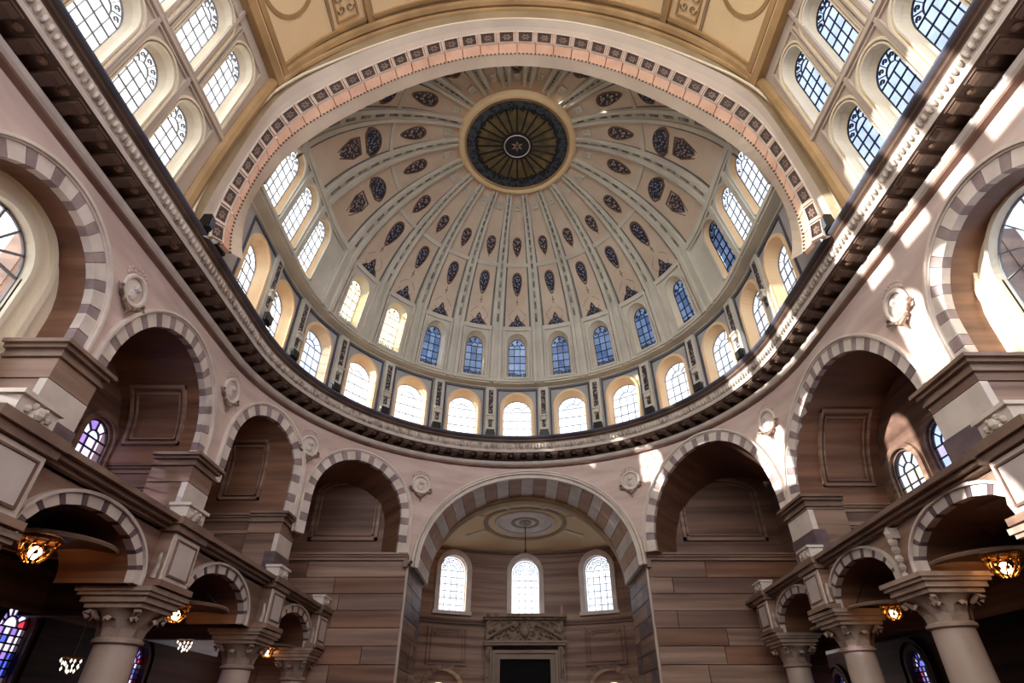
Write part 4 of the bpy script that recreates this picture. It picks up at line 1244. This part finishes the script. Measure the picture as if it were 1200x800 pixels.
for side, G in GAL.items():
    f, sg = G['f'], G['sg']
    gr = root('gallery', f(1.2, 0.2, 0.0), 'stone gallery front of small arches along the %s side' % side, 'gallery', kind='structure')
    m = M(); so = M()
    hs = []
    for i, (yc, hw) in enumerate(G['arches']):
        h = (yc, hw, G['vs'], G['rise'], G['imp']); hs.append(h)
        holed(m, f, G['cb'][i], G['cb'][i + 1], G['imp'], G['top'], h)
        reveal(so, f, h, 0.0, 0.13, bottom=False)
    if len(G['cb']) > 5: m.grid([[f(y, z, 0) for z in (G['imp'], G['top'])] for y in G['cb'][4:6]])
    build('spandrel', m, 'marble', gr); build('soffit', so, 'warm_plank', gr)
    for h in hs:
        H = (h[0], h[1] + 0.022, h[2], h[3] + 0.022, h[4])
        m = M(); arch_band(m, f, H, 0.0, 0.005, -0.010, 0.003); build('arch_moulding', m, 'pale', gr)
        nv = 19; leg = H[2] - H[4]; arc = pi * (H[1] + H[3]) / 2; tot = arc + 2 * leg
        def rp(t, off):
            if t < leg: return (H[0] - H[1] + off, H[4] + t)
            if t > leg + arc: return (H[0] + H[1] - off, H[2] - (t - leg - arc))
            a = pi * (t - leg) / arc
            return (H[0] - (H[1] - off) * cos(a), H[2] + (H[3] - off) * sin(a))
        ws = [1.7 if i % 2 == 0 else 0.6 for i in range(nv)]; sw = sum(ws); acc = 0
        for i in range(nv):
            t0 = tot * acc / sw + 0.0006; acc += ws[i]; t1 = tot * acc / sw - 0.0006
            lp = [rp(t0, 0.0055), rp(t1, 0.0055), rp(t1, 0.0225), rp(t0, 0.0225)]
            v = M(); v.hexa([f(*p, -0.005) for p in lp], [f(*p, 0.010) for p in lp]); build('voussoir', v, 'mauve' if i % 2 else 'voussoir_pale', gr)
    m = M(); t = G['top']
    for v0, v1, d0 in ((t, t + 0.006, -0.012), (t + 0.006, t + 0.013, -0.022), (t + 0.013, t + 0.022, -0.032)):
        m.fbox(f, -0.4, 2.03, v0, v1, d0, 0.02)
    build('parapet_cornice', m, 'cornice_mid', gr)
    m = M(); m.fbox(f, -0.4, 2.03, t - 0.004, t, 0.0, 0.012); build('parapet_fillet', m, 'pale', gr)
    XE = 1.18
    m = M(); m.grid([[f(y, t - 0.002, 0.0), f(y, t - 0.002, 0.13), (sg * XE, y, t - 0.002)] for y in (-0.4, 1.0, 2.1)]); build('gallery_floor', m, 'marble_dark', gr)
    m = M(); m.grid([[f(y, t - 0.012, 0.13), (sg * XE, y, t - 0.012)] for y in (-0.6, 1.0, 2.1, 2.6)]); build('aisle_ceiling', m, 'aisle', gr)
    # aisle wall with stained windows
    fx = plane_x(XE, sg); m = M()
    ye = [-0.62] + [(G['stain'][0][0] + G['stain'][1][0]) / 2] + [2.6]
    for i, (yc, hw, vs, rise) in enumerate(G['stain']):
        h = (yc, hw, vs, rise, -0.02)
        holed(m, fx, ye[i], ye[i + 1], -0.1, t, h); reveal(m, fx, h, 0.0, 0.02)
        b = M(); arch_band(b, fx, h, -0.030, -0.022, -0.012, 0.003); arch_band(b, fx, h, -0.012, 0.0, -0.008, 0.003); build('window_surround', b, 'aisle', gr)
        window(fx, h, 0.012, 5, 13, ['s_blue', 's_white', 's_violet', 's_red', 's_blue', 's_white', 's_violet', 's_white'], 'jewel-coloured stained glass window in the %s aisle, %s' % (side, 'nearer the camera' if i == 0 else 'farther from the camera'), lead='lead_dark', bw=0.0016, head=7, scroll=0)
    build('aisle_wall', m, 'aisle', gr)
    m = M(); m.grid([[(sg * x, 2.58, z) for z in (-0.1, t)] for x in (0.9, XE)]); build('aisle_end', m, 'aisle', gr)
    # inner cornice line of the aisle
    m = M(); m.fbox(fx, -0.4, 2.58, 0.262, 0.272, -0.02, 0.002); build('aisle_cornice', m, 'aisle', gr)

    # columns
    dcol = 0.036; zc_ = G['imp']
    for i, y in enumerate(G['cols']):
        c = f(y, -0.1, dcol)
        lab = 'pale stone column with leafy capital under the %s gallery, %s of its row' % (side, CAPN[side][i])
        cr = root('column', c, lab, 'column', 'gallery columns', 'structure')
        zn = zc_ - 0.078
        m = M(); m.lathe((c[0], c[1], 0), [(0.046, -0.1), (0.046, -0.085), (0.042, -0.08), (0.0385, -0.065), (0.037, -0.03), (0.034, zn - 0.008)], 24); build('shaft', m, 'column', cr, True)
        m = M(); m.lathe((c[0], c[1], zn), [(0.034, -0.008), (0.040, -0.005), (0.040, 0.0), (0.034, 0.004)], 24); build('necking', m, 'capital', cr)
        m = M(); m.lathe((c[0], c[1], zn), [(0.033, 0.004), (0.034, 0.022), (0.040, 0.038), (0.050, 0.046)], 24); bell = build('capital', m, 'capital', cr, True)
        for k in range(8):
            a = 2 * pi * k / 8; rows = []
            for t_, (r_, z_) in enumerate(((0.035, 0.004), (0.037, 0.018), (0.043, 0.030), (0.052, 0.034), (0.055, 0.028))):
                w_ = (0.010, 0.012, 0.011, 0.008, 0.004)[t_]
                rows.append([(c[0] + r_ * cos(a) - w_ * q * sin(a), c[1] + r_ * sin(a) + w_ * q * cos(a), zn + z_ - abs(q) * 0.003) for q in (-1, 0, 1)])
            m = M(); m.grid(rows); build('leaf', m, 'capital', bell)
        for k in range(4):
            a = pi / 4 + k * pi / 2; px, py = c[0] + 0.056 * cos(a), c[1] + 0.056 * sin(a)
            m = M(); m.tube([(px - 0.012 * cos(a), py - 0.012 * sin(a), zn + 0.030), (px, py, zn + 0.044), (px + 0.008 * cos(a), py + 0.008 * sin(a), zn + 0.038), (px + 0.003 * cos(a), py + 0.003 * sin(a), zn + 0.031)], [0.004, 0.006, 0.006, 0.004], 6); build('volute', m, 'capital', bell)
        m = M()
        for z0, z1, hw_ in ((0.046, 0.054, 0.050), (0.054, 0.064, 0.056), (0.064, 0.070, 0.062), (0.070, 0.078, 0.066)):
            m.box(c[0] - hw_, c[0] + hw_, c[1] - hw_, c[1] + hw_, zn + z0, zn + z1)
        build('abacus', m, 'capital', cr)
    # pedestals with white panels over the columns
    for i, y in enumerate(G['cols']):
        if side == 'right' and i == 1: continue
        t = G['top']; c = f(y, G['imp'], -0.02)
        pd = root('pedestal', c, 'panelled white marble pedestal on the %s gallery front, above its %s column' % (side, CAPN[side][i]), 'pedestal', 'gallery pedestals', 'structure')
        z0 = G['imp'] + 0.012
        m = M(); m.fbox(f, y - 0.048, y + 0.048, z0, t - 0.004, -0.024, 0.0); m.fbox(f, y - 0.058, y + 0.058, z0 - 0.010, z0, -0.036, 0.0); build('body', m, 'marble', pd)
        m = M(); m.fbox(f, y - 0.046, y + 0.046, z0 + 0.002, t - 0.006, -0.0275, -0.0235); build('face_slab', m, 'pale', pd)
        m = M(); m.fbox(f, y - 0.032, y + 0.032, z0 + 0.014, t - 0.018, -0.0295, -0.027); build('panel', m, 'panel_white', pd)
        m = M(); rect_frame(m, f, y - 0.036, y + 0.036, z0 + 0.010, t - 0.014, 0.003, -0.031, -0.027); build('panel_frame', m, 'red_line', pd)
        m = M(); m.fbox(f, y - 0.056, y + 0.056, t - 0.004, t + 0.008, -0.034, 0.0); m.fbox(f, y - 0.060, y + 0.060, t + 0.008, t + 0.022, -0.040, 0.0); build('cap_moulding', m, 'cornice_mid', pd)
        m = M(); m.fbox(f, y - 0.034, y + 0.034, t + 0.022, t + 0.050, -0.026, 0.01); m.fbox(f, y - 0.038, y + 0.038, t + 0.050, t + 0.056, -0.031, 0.012); build('upper_block', m, 'pale', pd)
        q = f(y, t + 0.036, -0.027); m = M()
        m.ball(q, 0.010, 8, 5)
        for k in range(6):
            a = k * pi / 3; p = f(y + 0.018 * cos(a), t + 0.036 + 0.009 * sin(a), -0.026); m.ball(p, 0.006, 6, 4)
        build('carved_flower', m, 'carved', pd)
        for q in (-1, 1):
            m = M(); m.tube([f(y + q * 0.051, z0 + 0.004, -0.016), f(y + q * 0.054, z0 + 0.02, -0.020), f(y + q * 0.051, z0 + 0.045, -0.016)], [0.005, 0.004, 0.003], 6); build('scroll', m, 'carved', pd)
# carved drop between two arches on the right gallery
m = M(); f = gal_r
for k in range(12):
    t = k / 11; m.ball(f(1.10, 0.318 - 0.085 * t, -0.012), 0.007 * (1 - 0.6 * t) + 0.004 * (k % 2), 6, 4)
m.fbox(f, 1.088, 1.112, 0.300, 0.320, -0.016, 0.0)
tag(build('carved_drop', m, 'carved'), 'carved stone drop between two small arches of the right gallery', 'carving', kind='thing')

# ---- piers carrying the big arches
for side, xp, y0, y1, zt, lab in (
    ('left', 0.785, 0.770, 0.895, 0.548, 'banded stone pier between the leftmost arch and the next'),
    ('left', 0.785, 1.245, 1.372, 0.548, 'banded stone pier right of the recess with the small stained window on the left'),
    ('left', 0.715, 1.665, 1.800, 0.540, 'banded stone pier between the narrowest left arch and the arch beside the centre'),
    ('right', 0.780, 1.447, 1.600, 0.515, 'banded stone pier on the right between the widest arch and the arch beside the centre'),
    ('right', 0.780, 0.780, 0.930, 0.525, 'banded sunlit stone pier between the widest right arch and the edge arch')):
    sg = -1 if side == 'left' else 1
    f = plane_x(xp, sg)
    r = root('pier', f((y0 + y1) / 2, 0.32, 0.0), lab, 'pier', 'piers under the big arches', 'structure')
    a, b = y0 + 0.012, y1 - 0.012
    for nm, z0, z1, mt, ex in (('base', 0.30, 0.36, 'marble', 0.004), ('mauve_block', 0.36, 0.425, 'mauve', 0.003), ('pale_block', 0.425, 0.478, 'pale', 0.0), ('frieze_block', 0.478, zt - 0.030, 'marble', 0.0), ('core', 0.361, 0.478, 'marble', -0.002)):
        m = M(); m.fbox(f, a - ex, b + ex, z0 + 0.0008, z1 - 0.0008, -ex, {'mauve_block': 0.030, 'pale_block': 0.014}.get(nm, 0.10)); build(nm, m, mt, r)
    m = M()
    for z0, z1, ex in ((zt - 0.030, zt - 0.024, 0.006), (zt - 0.024, zt - 0.014, 0.002), (zt - 0.014, zt - 0.007, 0.010), (zt - 0.007, zt, 0.017)):
        m.fbox(f, a - ex, b + ex, z0, z1, -ex, 0.10)
    build('capital', m, 'cornice_mid', r)

# ---- carved roundels in the spandrels
tor = M()
tor.grid([[((0.033 + 0.0055 * cos(b)) * cos(a), (0.033 + 0.0055 * cos(b)) * sin(a), 0.004 + 0.0055 * sin(b)) for b in [2 * pi * k / 6 for k in range(6)]] + [] for a in [2 * pi * i / 32 for i in range(33)]], 0, True)
me_tor = build('ring', tor, 'pale', local=True)
dsc = M(); dsc.lathe((0, 0, 0), [(0.0002, 0.006), (0.015, 0.004), (0.028, 0.001), (0.030, 0.0)], 24); me_dsc = build('disc', dsc, 'pale', local=True)
bus = M(); bus.ball((0, 0.006, 0.006), 0.010, 8, 6, 0, 0.8); bus.ball((0, -0.010, 0.004), 0.014, 8, 6, 0, 0.4); bus.ball((0.004, 0.004, 0.012), 0.004, 6, 4)
me_bus = build('bust_relief', bus, 'panel_white', local=True)
brk = M()
for k in range(7):
    a = radians(200 + 140 * k / 6); brk.ball((0.041 * cos(a), 0.041 * sin(a), 0.006), 0.006 - 0.0005 * abs(k - 3), 6, 4)
brk.tube([(-0.020, -0.036, 0.004), (0.0, -0.050, 0.012), (0.020, -0.036, 0.004)], [0.003, 0.006, 0.003], 6); brk.tube([(0, -0.048, 0.01), (0.003, -0.066, 0.004)], [0.005, 0.001], 6)
for q in (-1, 1): brk.tube([(q * 0.022, -0.030, 0.003), (q * 0.040, -0.026, 0.010), (q * 0.046, -0.012, 0.003)], [0.004, 0.004, 0.001], 6)
me_brk = build('leaf_bracket', brk, 'cornice_mid', local=True)
flo = M()
for k in range(9):
    a = radians(40 + 100 * k / 8); flo.ball((0.043 * cos(a), 0.043 * sin(a), 0.001), 0.006, 6, 4, 0, 0.5)
    flo.ball((0.052 * cos(a) * 0.9, 0.054 * sin(a), 0.0), 0.004, 6, 4, 0, 0.5)
me_flo = build('foliage_relief', flo, 'spandrel', local=True)
RL = [(-117.8, 0.768, 'between the two leftmost arches'), (-85.4, 0.792, 'left of the narrowest arch'), (-59.0, 0.785, 'right of the narrowest arch'), (-26.7, 0.764, 'upper left of the central arch'),
      (31.5, 0.768, 'upper right of the central arch'), (72.5, 0.789, 'left of the widest right arch'), (116.0, 0.750, 'between the two rightmost arches')]
for t, z, lab in RL:
    s = tw(t); p = Vector(wall_f(s, z, -0.001)); n = Vector(wall_f(s, z, -1.0)) - p
    r = root('roundel', p, 'carved pale stone roundel with a bust in the spandrel ' + lab, 'roundel', 'spandrel roundels', 'thing')
    n.normalize(); x = Vector((0, 0, 1)).cross(n)
    mm = frame_mtx(p, x, n)
    for nm, me in (('ring', me_tor), ('disc', me_dsc), ('bust_relief', me_bus), ('leaf_bracket', me_brk), ('foliage_relief', me_flo)):
        put(nm, me, mm, r)

# ---- portal
fp = lambda u, v, d: (u * KA, (2.452 + d) * KA, v * KA); PX = 0.031
po = root('door_1', (PX, 2.45, -0.1), 'carved brown portal with scrolled pediment and dark opening below the middle window', 'portal', kind='structure')
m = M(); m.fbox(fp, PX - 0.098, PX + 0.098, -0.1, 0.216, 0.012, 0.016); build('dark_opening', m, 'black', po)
m = M()
for w0, w1, d in ((0.098, 0.106, -0.006), (0.106, 0.118, 0.002), (0.118, 0.128, -0.008)):
    for sg in (-1, 1): m.fbox(fp, *sorted((PX + sg * w0, PX + sg * w1)), -0.1, 0.216 + (w1 - 0.098), d, 0.05)
    m.fbox(fp, PX - w0, PX + w0, 0.216 + (w0 - 0.098), 0.216 + (w1 - 0.098), d, 0.05)
build('door_frame', m, 'portal_plain', po)
for sg in (-1, 1):
    m = M(); m.fbox(fp, *sorted((PX + sg * 0.130, PX + sg * 0.155)), -0.1, 0.262, 0.0, 0.06); build('side_pilaster', m, 'portal_plain', po)
    m = M(); m.tube([fp(PX + sg * 0.143, 0.255, -0.008), fp(PX + sg * 0.147, 0.235, -0.020), fp(PX + sg * 0.143, 0.215, -0.010), fp(PX + sg * 0.143, 0.18, -0.006), fp(PX + sg * 0.143, 0.155, -0.010)], [0.008, 0.010, 0.008, 0.006, 0.008], 8); build('console', m, 'portal', po)
m = M(); m.fbox(fp, PX - 0.160, PX + 0.160, 0.262, 0.270, -0.022, 0.06); m.fbox(fp, PX - 0.166, PX + 0.166, 0.270, 0.276, -0.030, 0.06); build('lower_cornice', m, 'portal_plain', po)
m = M(); m.fbox(fp, PX - 0.155, PX + 0.155, 0.276, 0.352, -0.004, 0.06); build('pediment_field', m, 'portal', po)
m = M(); m.fbox(fp, PX - 0.160, PX + 0.160, 0.352, 0.360, -0.020, 0.06); m.fbox(fp, PX - 0.168, PX + 0.168, 0.360, 0.372, -0.034, 0.06); build('upper_cornice', m, 'portal', po)
for sg in (-1, 1):
    m = M(); pts = []
    for k in range(9):
        t = k / 8; pts.append(fp(PX + sg * (0.15 - 0.105 * t), 0.282 + 0.052 * t ** 0.8, -0.016))
    m.tube(pts, 0.006, 6)
    q = [fp(PX + sg * (0.048 - 0.012 * cos(w_) * (1 - w_ / 9)), 0.322 + 0.012 * sin(w_) * (1 - w_ / 9), -0.016) for w_ in [0.7 * i for i in range(10)]]
    m.tube(q, 0.004, 6); build('pediment_scroll', m, 'portal_plain', po)
    m = M()
    for k in range(10):
        m.ball(fp(PX + sg * (0.06 + 0.009 * k), 0.29 + 0.006 * ((k * 7) % 5), -0.006), 0.008, 6, 4)
        m.ball(fp(PX + sg * (0.05 + 0.010 * k), 0.335 + 0.004 * ((k * 3) % 4), -0.005), 0.007, 6, 4)
    build('carved_foliage', m, 'portal', po)
m = M(); m.ball(fp(PX, 0.312, -0.006), 0.022, 10, 6, 0, 1.25); build('cartouche', m, 'portal_plain', po)
m = M()
for k in range(14):
    a = 2 * pi * k / 14; m.ball(fp(PX + 0.030 * cos(a), 0.312 + 0.036 * sin(a), -0.006), 0.007, 6, 4)
build('cartouche_wreath', m, 'portal', po)

# ================================================================== SMALL THINGS
m = M(); m.tube([(RX, RY, 0.765), (RX, RY, 0.655)], 0.0024, 6); m.ball((RX, RY, 0.655), 0.006, 8, 5)
tag(build('hanging_rod', m, 'iron'), 'thin dark rod hanging from the rosette in front of the middle window', 'rod', kind='thing')
# hanging lamps under the galleries
LAMPS = [('left', (-0.76, 0.895, 0.222), 'brass lamp with wide dark dish in the nearest left gallery arch'), ('left', (-0.76, 1.345, 0.201), 'brass lamp with wide dark dish in the second left gallery arch'),
         ('left', (-0.76, 1.900, 0.181), 'brass lamp with wide dark dish in the farthest left gallery arch'), ('right', (0.84, 0.992, 0.221), 'brass lamp with wide dark dish in the nearest right gallery arch'),
         ('right', (0.84, 1.346, 0.204), 'brass lamp with wide dark dish in the second right gallery arch'), ('right', (0.87, 1.62, 0.196), 'unlit brass lamp low in the farthest right gallery arch')]
for i, (side, p, lab) in enumerate(LAMPS):
    t = GAL[side]['top'] - 0.012
    r = root('hanging_lamp', p, lab, 'lamp', 'lamps under the galleries', 'thing')
    k = 0.8 if i in (2, 4, 5) else 1.0
    m = M(); m.ball((p[0], p[1], p[2] + 0.002), 0.0085 * k, 10, 7, 0, 1.15); build('bulb', m, 'bulb' if i != 5 else 'brass', r, True)
    m = M()
    for q in range(10):
        a = 2 * pi * q / 10
        m.tube([(p[0] + rr * k * cos(a + tw_), p[1] + rr * k * sin(a + tw_), p[2] + z * k) for rr, z, tw_ in ((0.010, -0.012, 0), (0.019, -0.002, 0.3), (0.023, 0.010, 0.6), (0.028, 0.022, 0.9))], 0.0016, 4)
        for rr, z, tw_ in ((0.020, 0.0, 0.45), (0.025, 0.014, 0.75)): m.ball((p[0] + rr * k * cos(a + tw_), p[1] + rr * k * sin(a + tw_), p[2] + z * k), 0.0035, 5, 4)
    m.lathe((p[0], p[1], p[2]), [(0.027 * k, 0.020 * k), (0.030 * k, 0.023 * k), (0.027 * k, 0.026 * k)], 16)
    build('brass_basket', m, 'brass', r)
    m = M(); m.lathe((p[0], p[1] + 0.03, p[2] + 0.012), [(0.0002, 0.022), (0.05 * k, 0.020), (0.090 * k, 0.012), (0.090 * k, 0.008), (0.05 * k, 0.015), (0.0002, 0.016)], 28); build('dish', m, 'dark', r)
    m = M(); m.lathe((p[0], p[1] + 0.03, p[2] + 0.012), [(0.088 * k, 0.008), (0.091 * k, 0.006), (0.0925 * k, 0.010), (0.090 * k, 0.013)], 28); build('dish_rim', m, 'cornice_mid', r)
    for q in range(3):
        a = 2 * pi * q / 3 + 0.4
        m = M(); m.tube([(p[0] + 0.07 * k * cos(a), p[1] + 0.03 + 0.07 * k * sin(a), p[2] + 0.026), (p[0], p[1] + 0.03, t)], 0.0011, 5); build('chain', m, 'iron', r)
    m = M(); m.lathe((p[0], p[1] + 0.03, t - 0.006), [(0.0002, 0.0), (0.012, 0.0), (0.012, 0.006)], 12); build('ceiling_rose', m, 'brass', r)
# small crystal chandeliers in the aisles
for p, lab in (((-0.95, 1.775, 0.188), 'small crystal chandelier hanging behind the second left gallery column'), ((-0.95, 1.345, 0.106), 'small crystal chandelier low beside the nearest left column'), ((-0.93, 2.28, 0.134), 'tiny crystal chandelier under the farthest left gallery arch')):
    r = root('chandelier', p, lab, 'chandelier', 'crystal chandeliers in the aisle', 'thing')
    m = M()
    for k in range(16):
        a = k * 2.4; rr = 0.022 * sqrt((k + 1) / 16); m.ball((p[0] + rr * cos(a), p[1] + rr * sin(a), p[2] + 0.010 * sin(k * 1.7)), 0.0028, 4, 2, 0, 1.6)
    tag(build('crystals', m, 'crystal', r), kind='stuff')
    m = M(); m.lathe((p[0], p[1], p[2] + 0.012), [(0.018, 0.0), (0.020, 0.003), (0.018, 0.004)], 14); build('ring', m, 'brass', r)
    m = M(); m.tube([(p[0], p[1], p[2] + 0.014), (p[0], p[1], 0.287)], 0.001, 5); build('chain', m, 'iron', r)
# floodlights on the cornice ledge
for i, t in enumerate((-93.0, -78.3, -60.9, -43.5, -26.1, -8.7, 8.7, 26.1, 43.5, 60.9, 78.3)):
    th = radians(t); R_ = 0.755
    c = Vector((R_ * sin(th) * 0.985, CD - 0.03 + R_ * cos(th) * 0.985, 0.975))
    n = Vector((-sin(th), -cos(th), 0)); x = Vector((cos(th), -sin(th), 0)); z = Vector((0, 0, 1))
    k = sum(1 for q in (-90.5, -74.25, -57.8, -41.2, -24.75, -8.25) if q >= t)
    kk = i - 5
    lab = 'small black floodlight on the cornice ledge, %s %s of the central drum window' % (ORD[(5 - i) if i < 6 else (i - 6)], 'left' if i < 6 else 'right')
    r = root('floodlight', c, lab, 'floodlight', 'floodlights on the cornice ledge', 'thing')
    B = lambda u, v, d: tuple(c + x * u + z * v + n * d)
    m = M(); m.fbox(B, -0.017, 0.017, 0.005, 0.032, -0.008, 0.008); build('housing', m, 'iron', r)
    m = M(); m.fbox(B, -0.014, 0.014, 0.0325, 0.0335, -0.006, 0.006); build('lens', m, 'drum_line', r)
    m = M(); m.fbox(B, -0.020, -0.017, 0.0, 0.022, -0.003, 0.003); m.fbox(B, 0.017, 0.020, 0.0, 0.022, -0.003, 0.003); m.fbox(B, -0.020, 0.020, 0.0, 0.003, -0.003, 0.003); build('bracket', m, 'iron', r)
# dark bronze ornaments at the feet of the great arch
for x, y, lab in ((-0.752, 0.925, 'dark bronze loudspeaker at the left foot of the great arch, nearer the clerestory'), (-0.755, 0.985, 'dark bronze loudspeaker at the left foot of the great arch, nearer the dome'), (0.756, 0.925, 'grey bronze loudspeaker at the right foot of the great arch')):
    r = root('loudspeaker', (x, y, 0.974), lab, 'loudspeaker', None, 'thing')
    m = M(); m.hexa([(x - 0.014, y - 0.022, 0.974), (x + 0.014, y - 0.022, 0.974), (x + 0.014, y + 0.022, 0.974), (x - 0.014, y + 0.022, 0.974)], [(x - 0.010, y - 0.018, 1.020), (x + 0.010, y - 0.018, 1.020), (x + 0.010, y + 0.018, 1.020), (x - 0.010, y + 0.018, 1.020)]); build('cabinet', m, 'iron', r)
    m = M(); s_ = -1 if x > 0 else 1
    m.hexa([(x + s_ * 0.0145, y - 0.017, 0.98), (x + s_ * 0.0145, y + 0.017, 0.98), (x + s_ * 0.0115, y + 0.014, 1.014), (x + s_ * 0.0115, y - 0.014, 1.014)], [(x + s_ * 0.0165, y - 0.017, 0.98), (x + s_ * 0.0165, y + 0.017, 0.98), (x + s_ * 0.0135, y + 0.014, 1.014), (x + s_ * 0.0135, y - 0.014, 1.014)]); build('grille', m, 'drum_line', r)
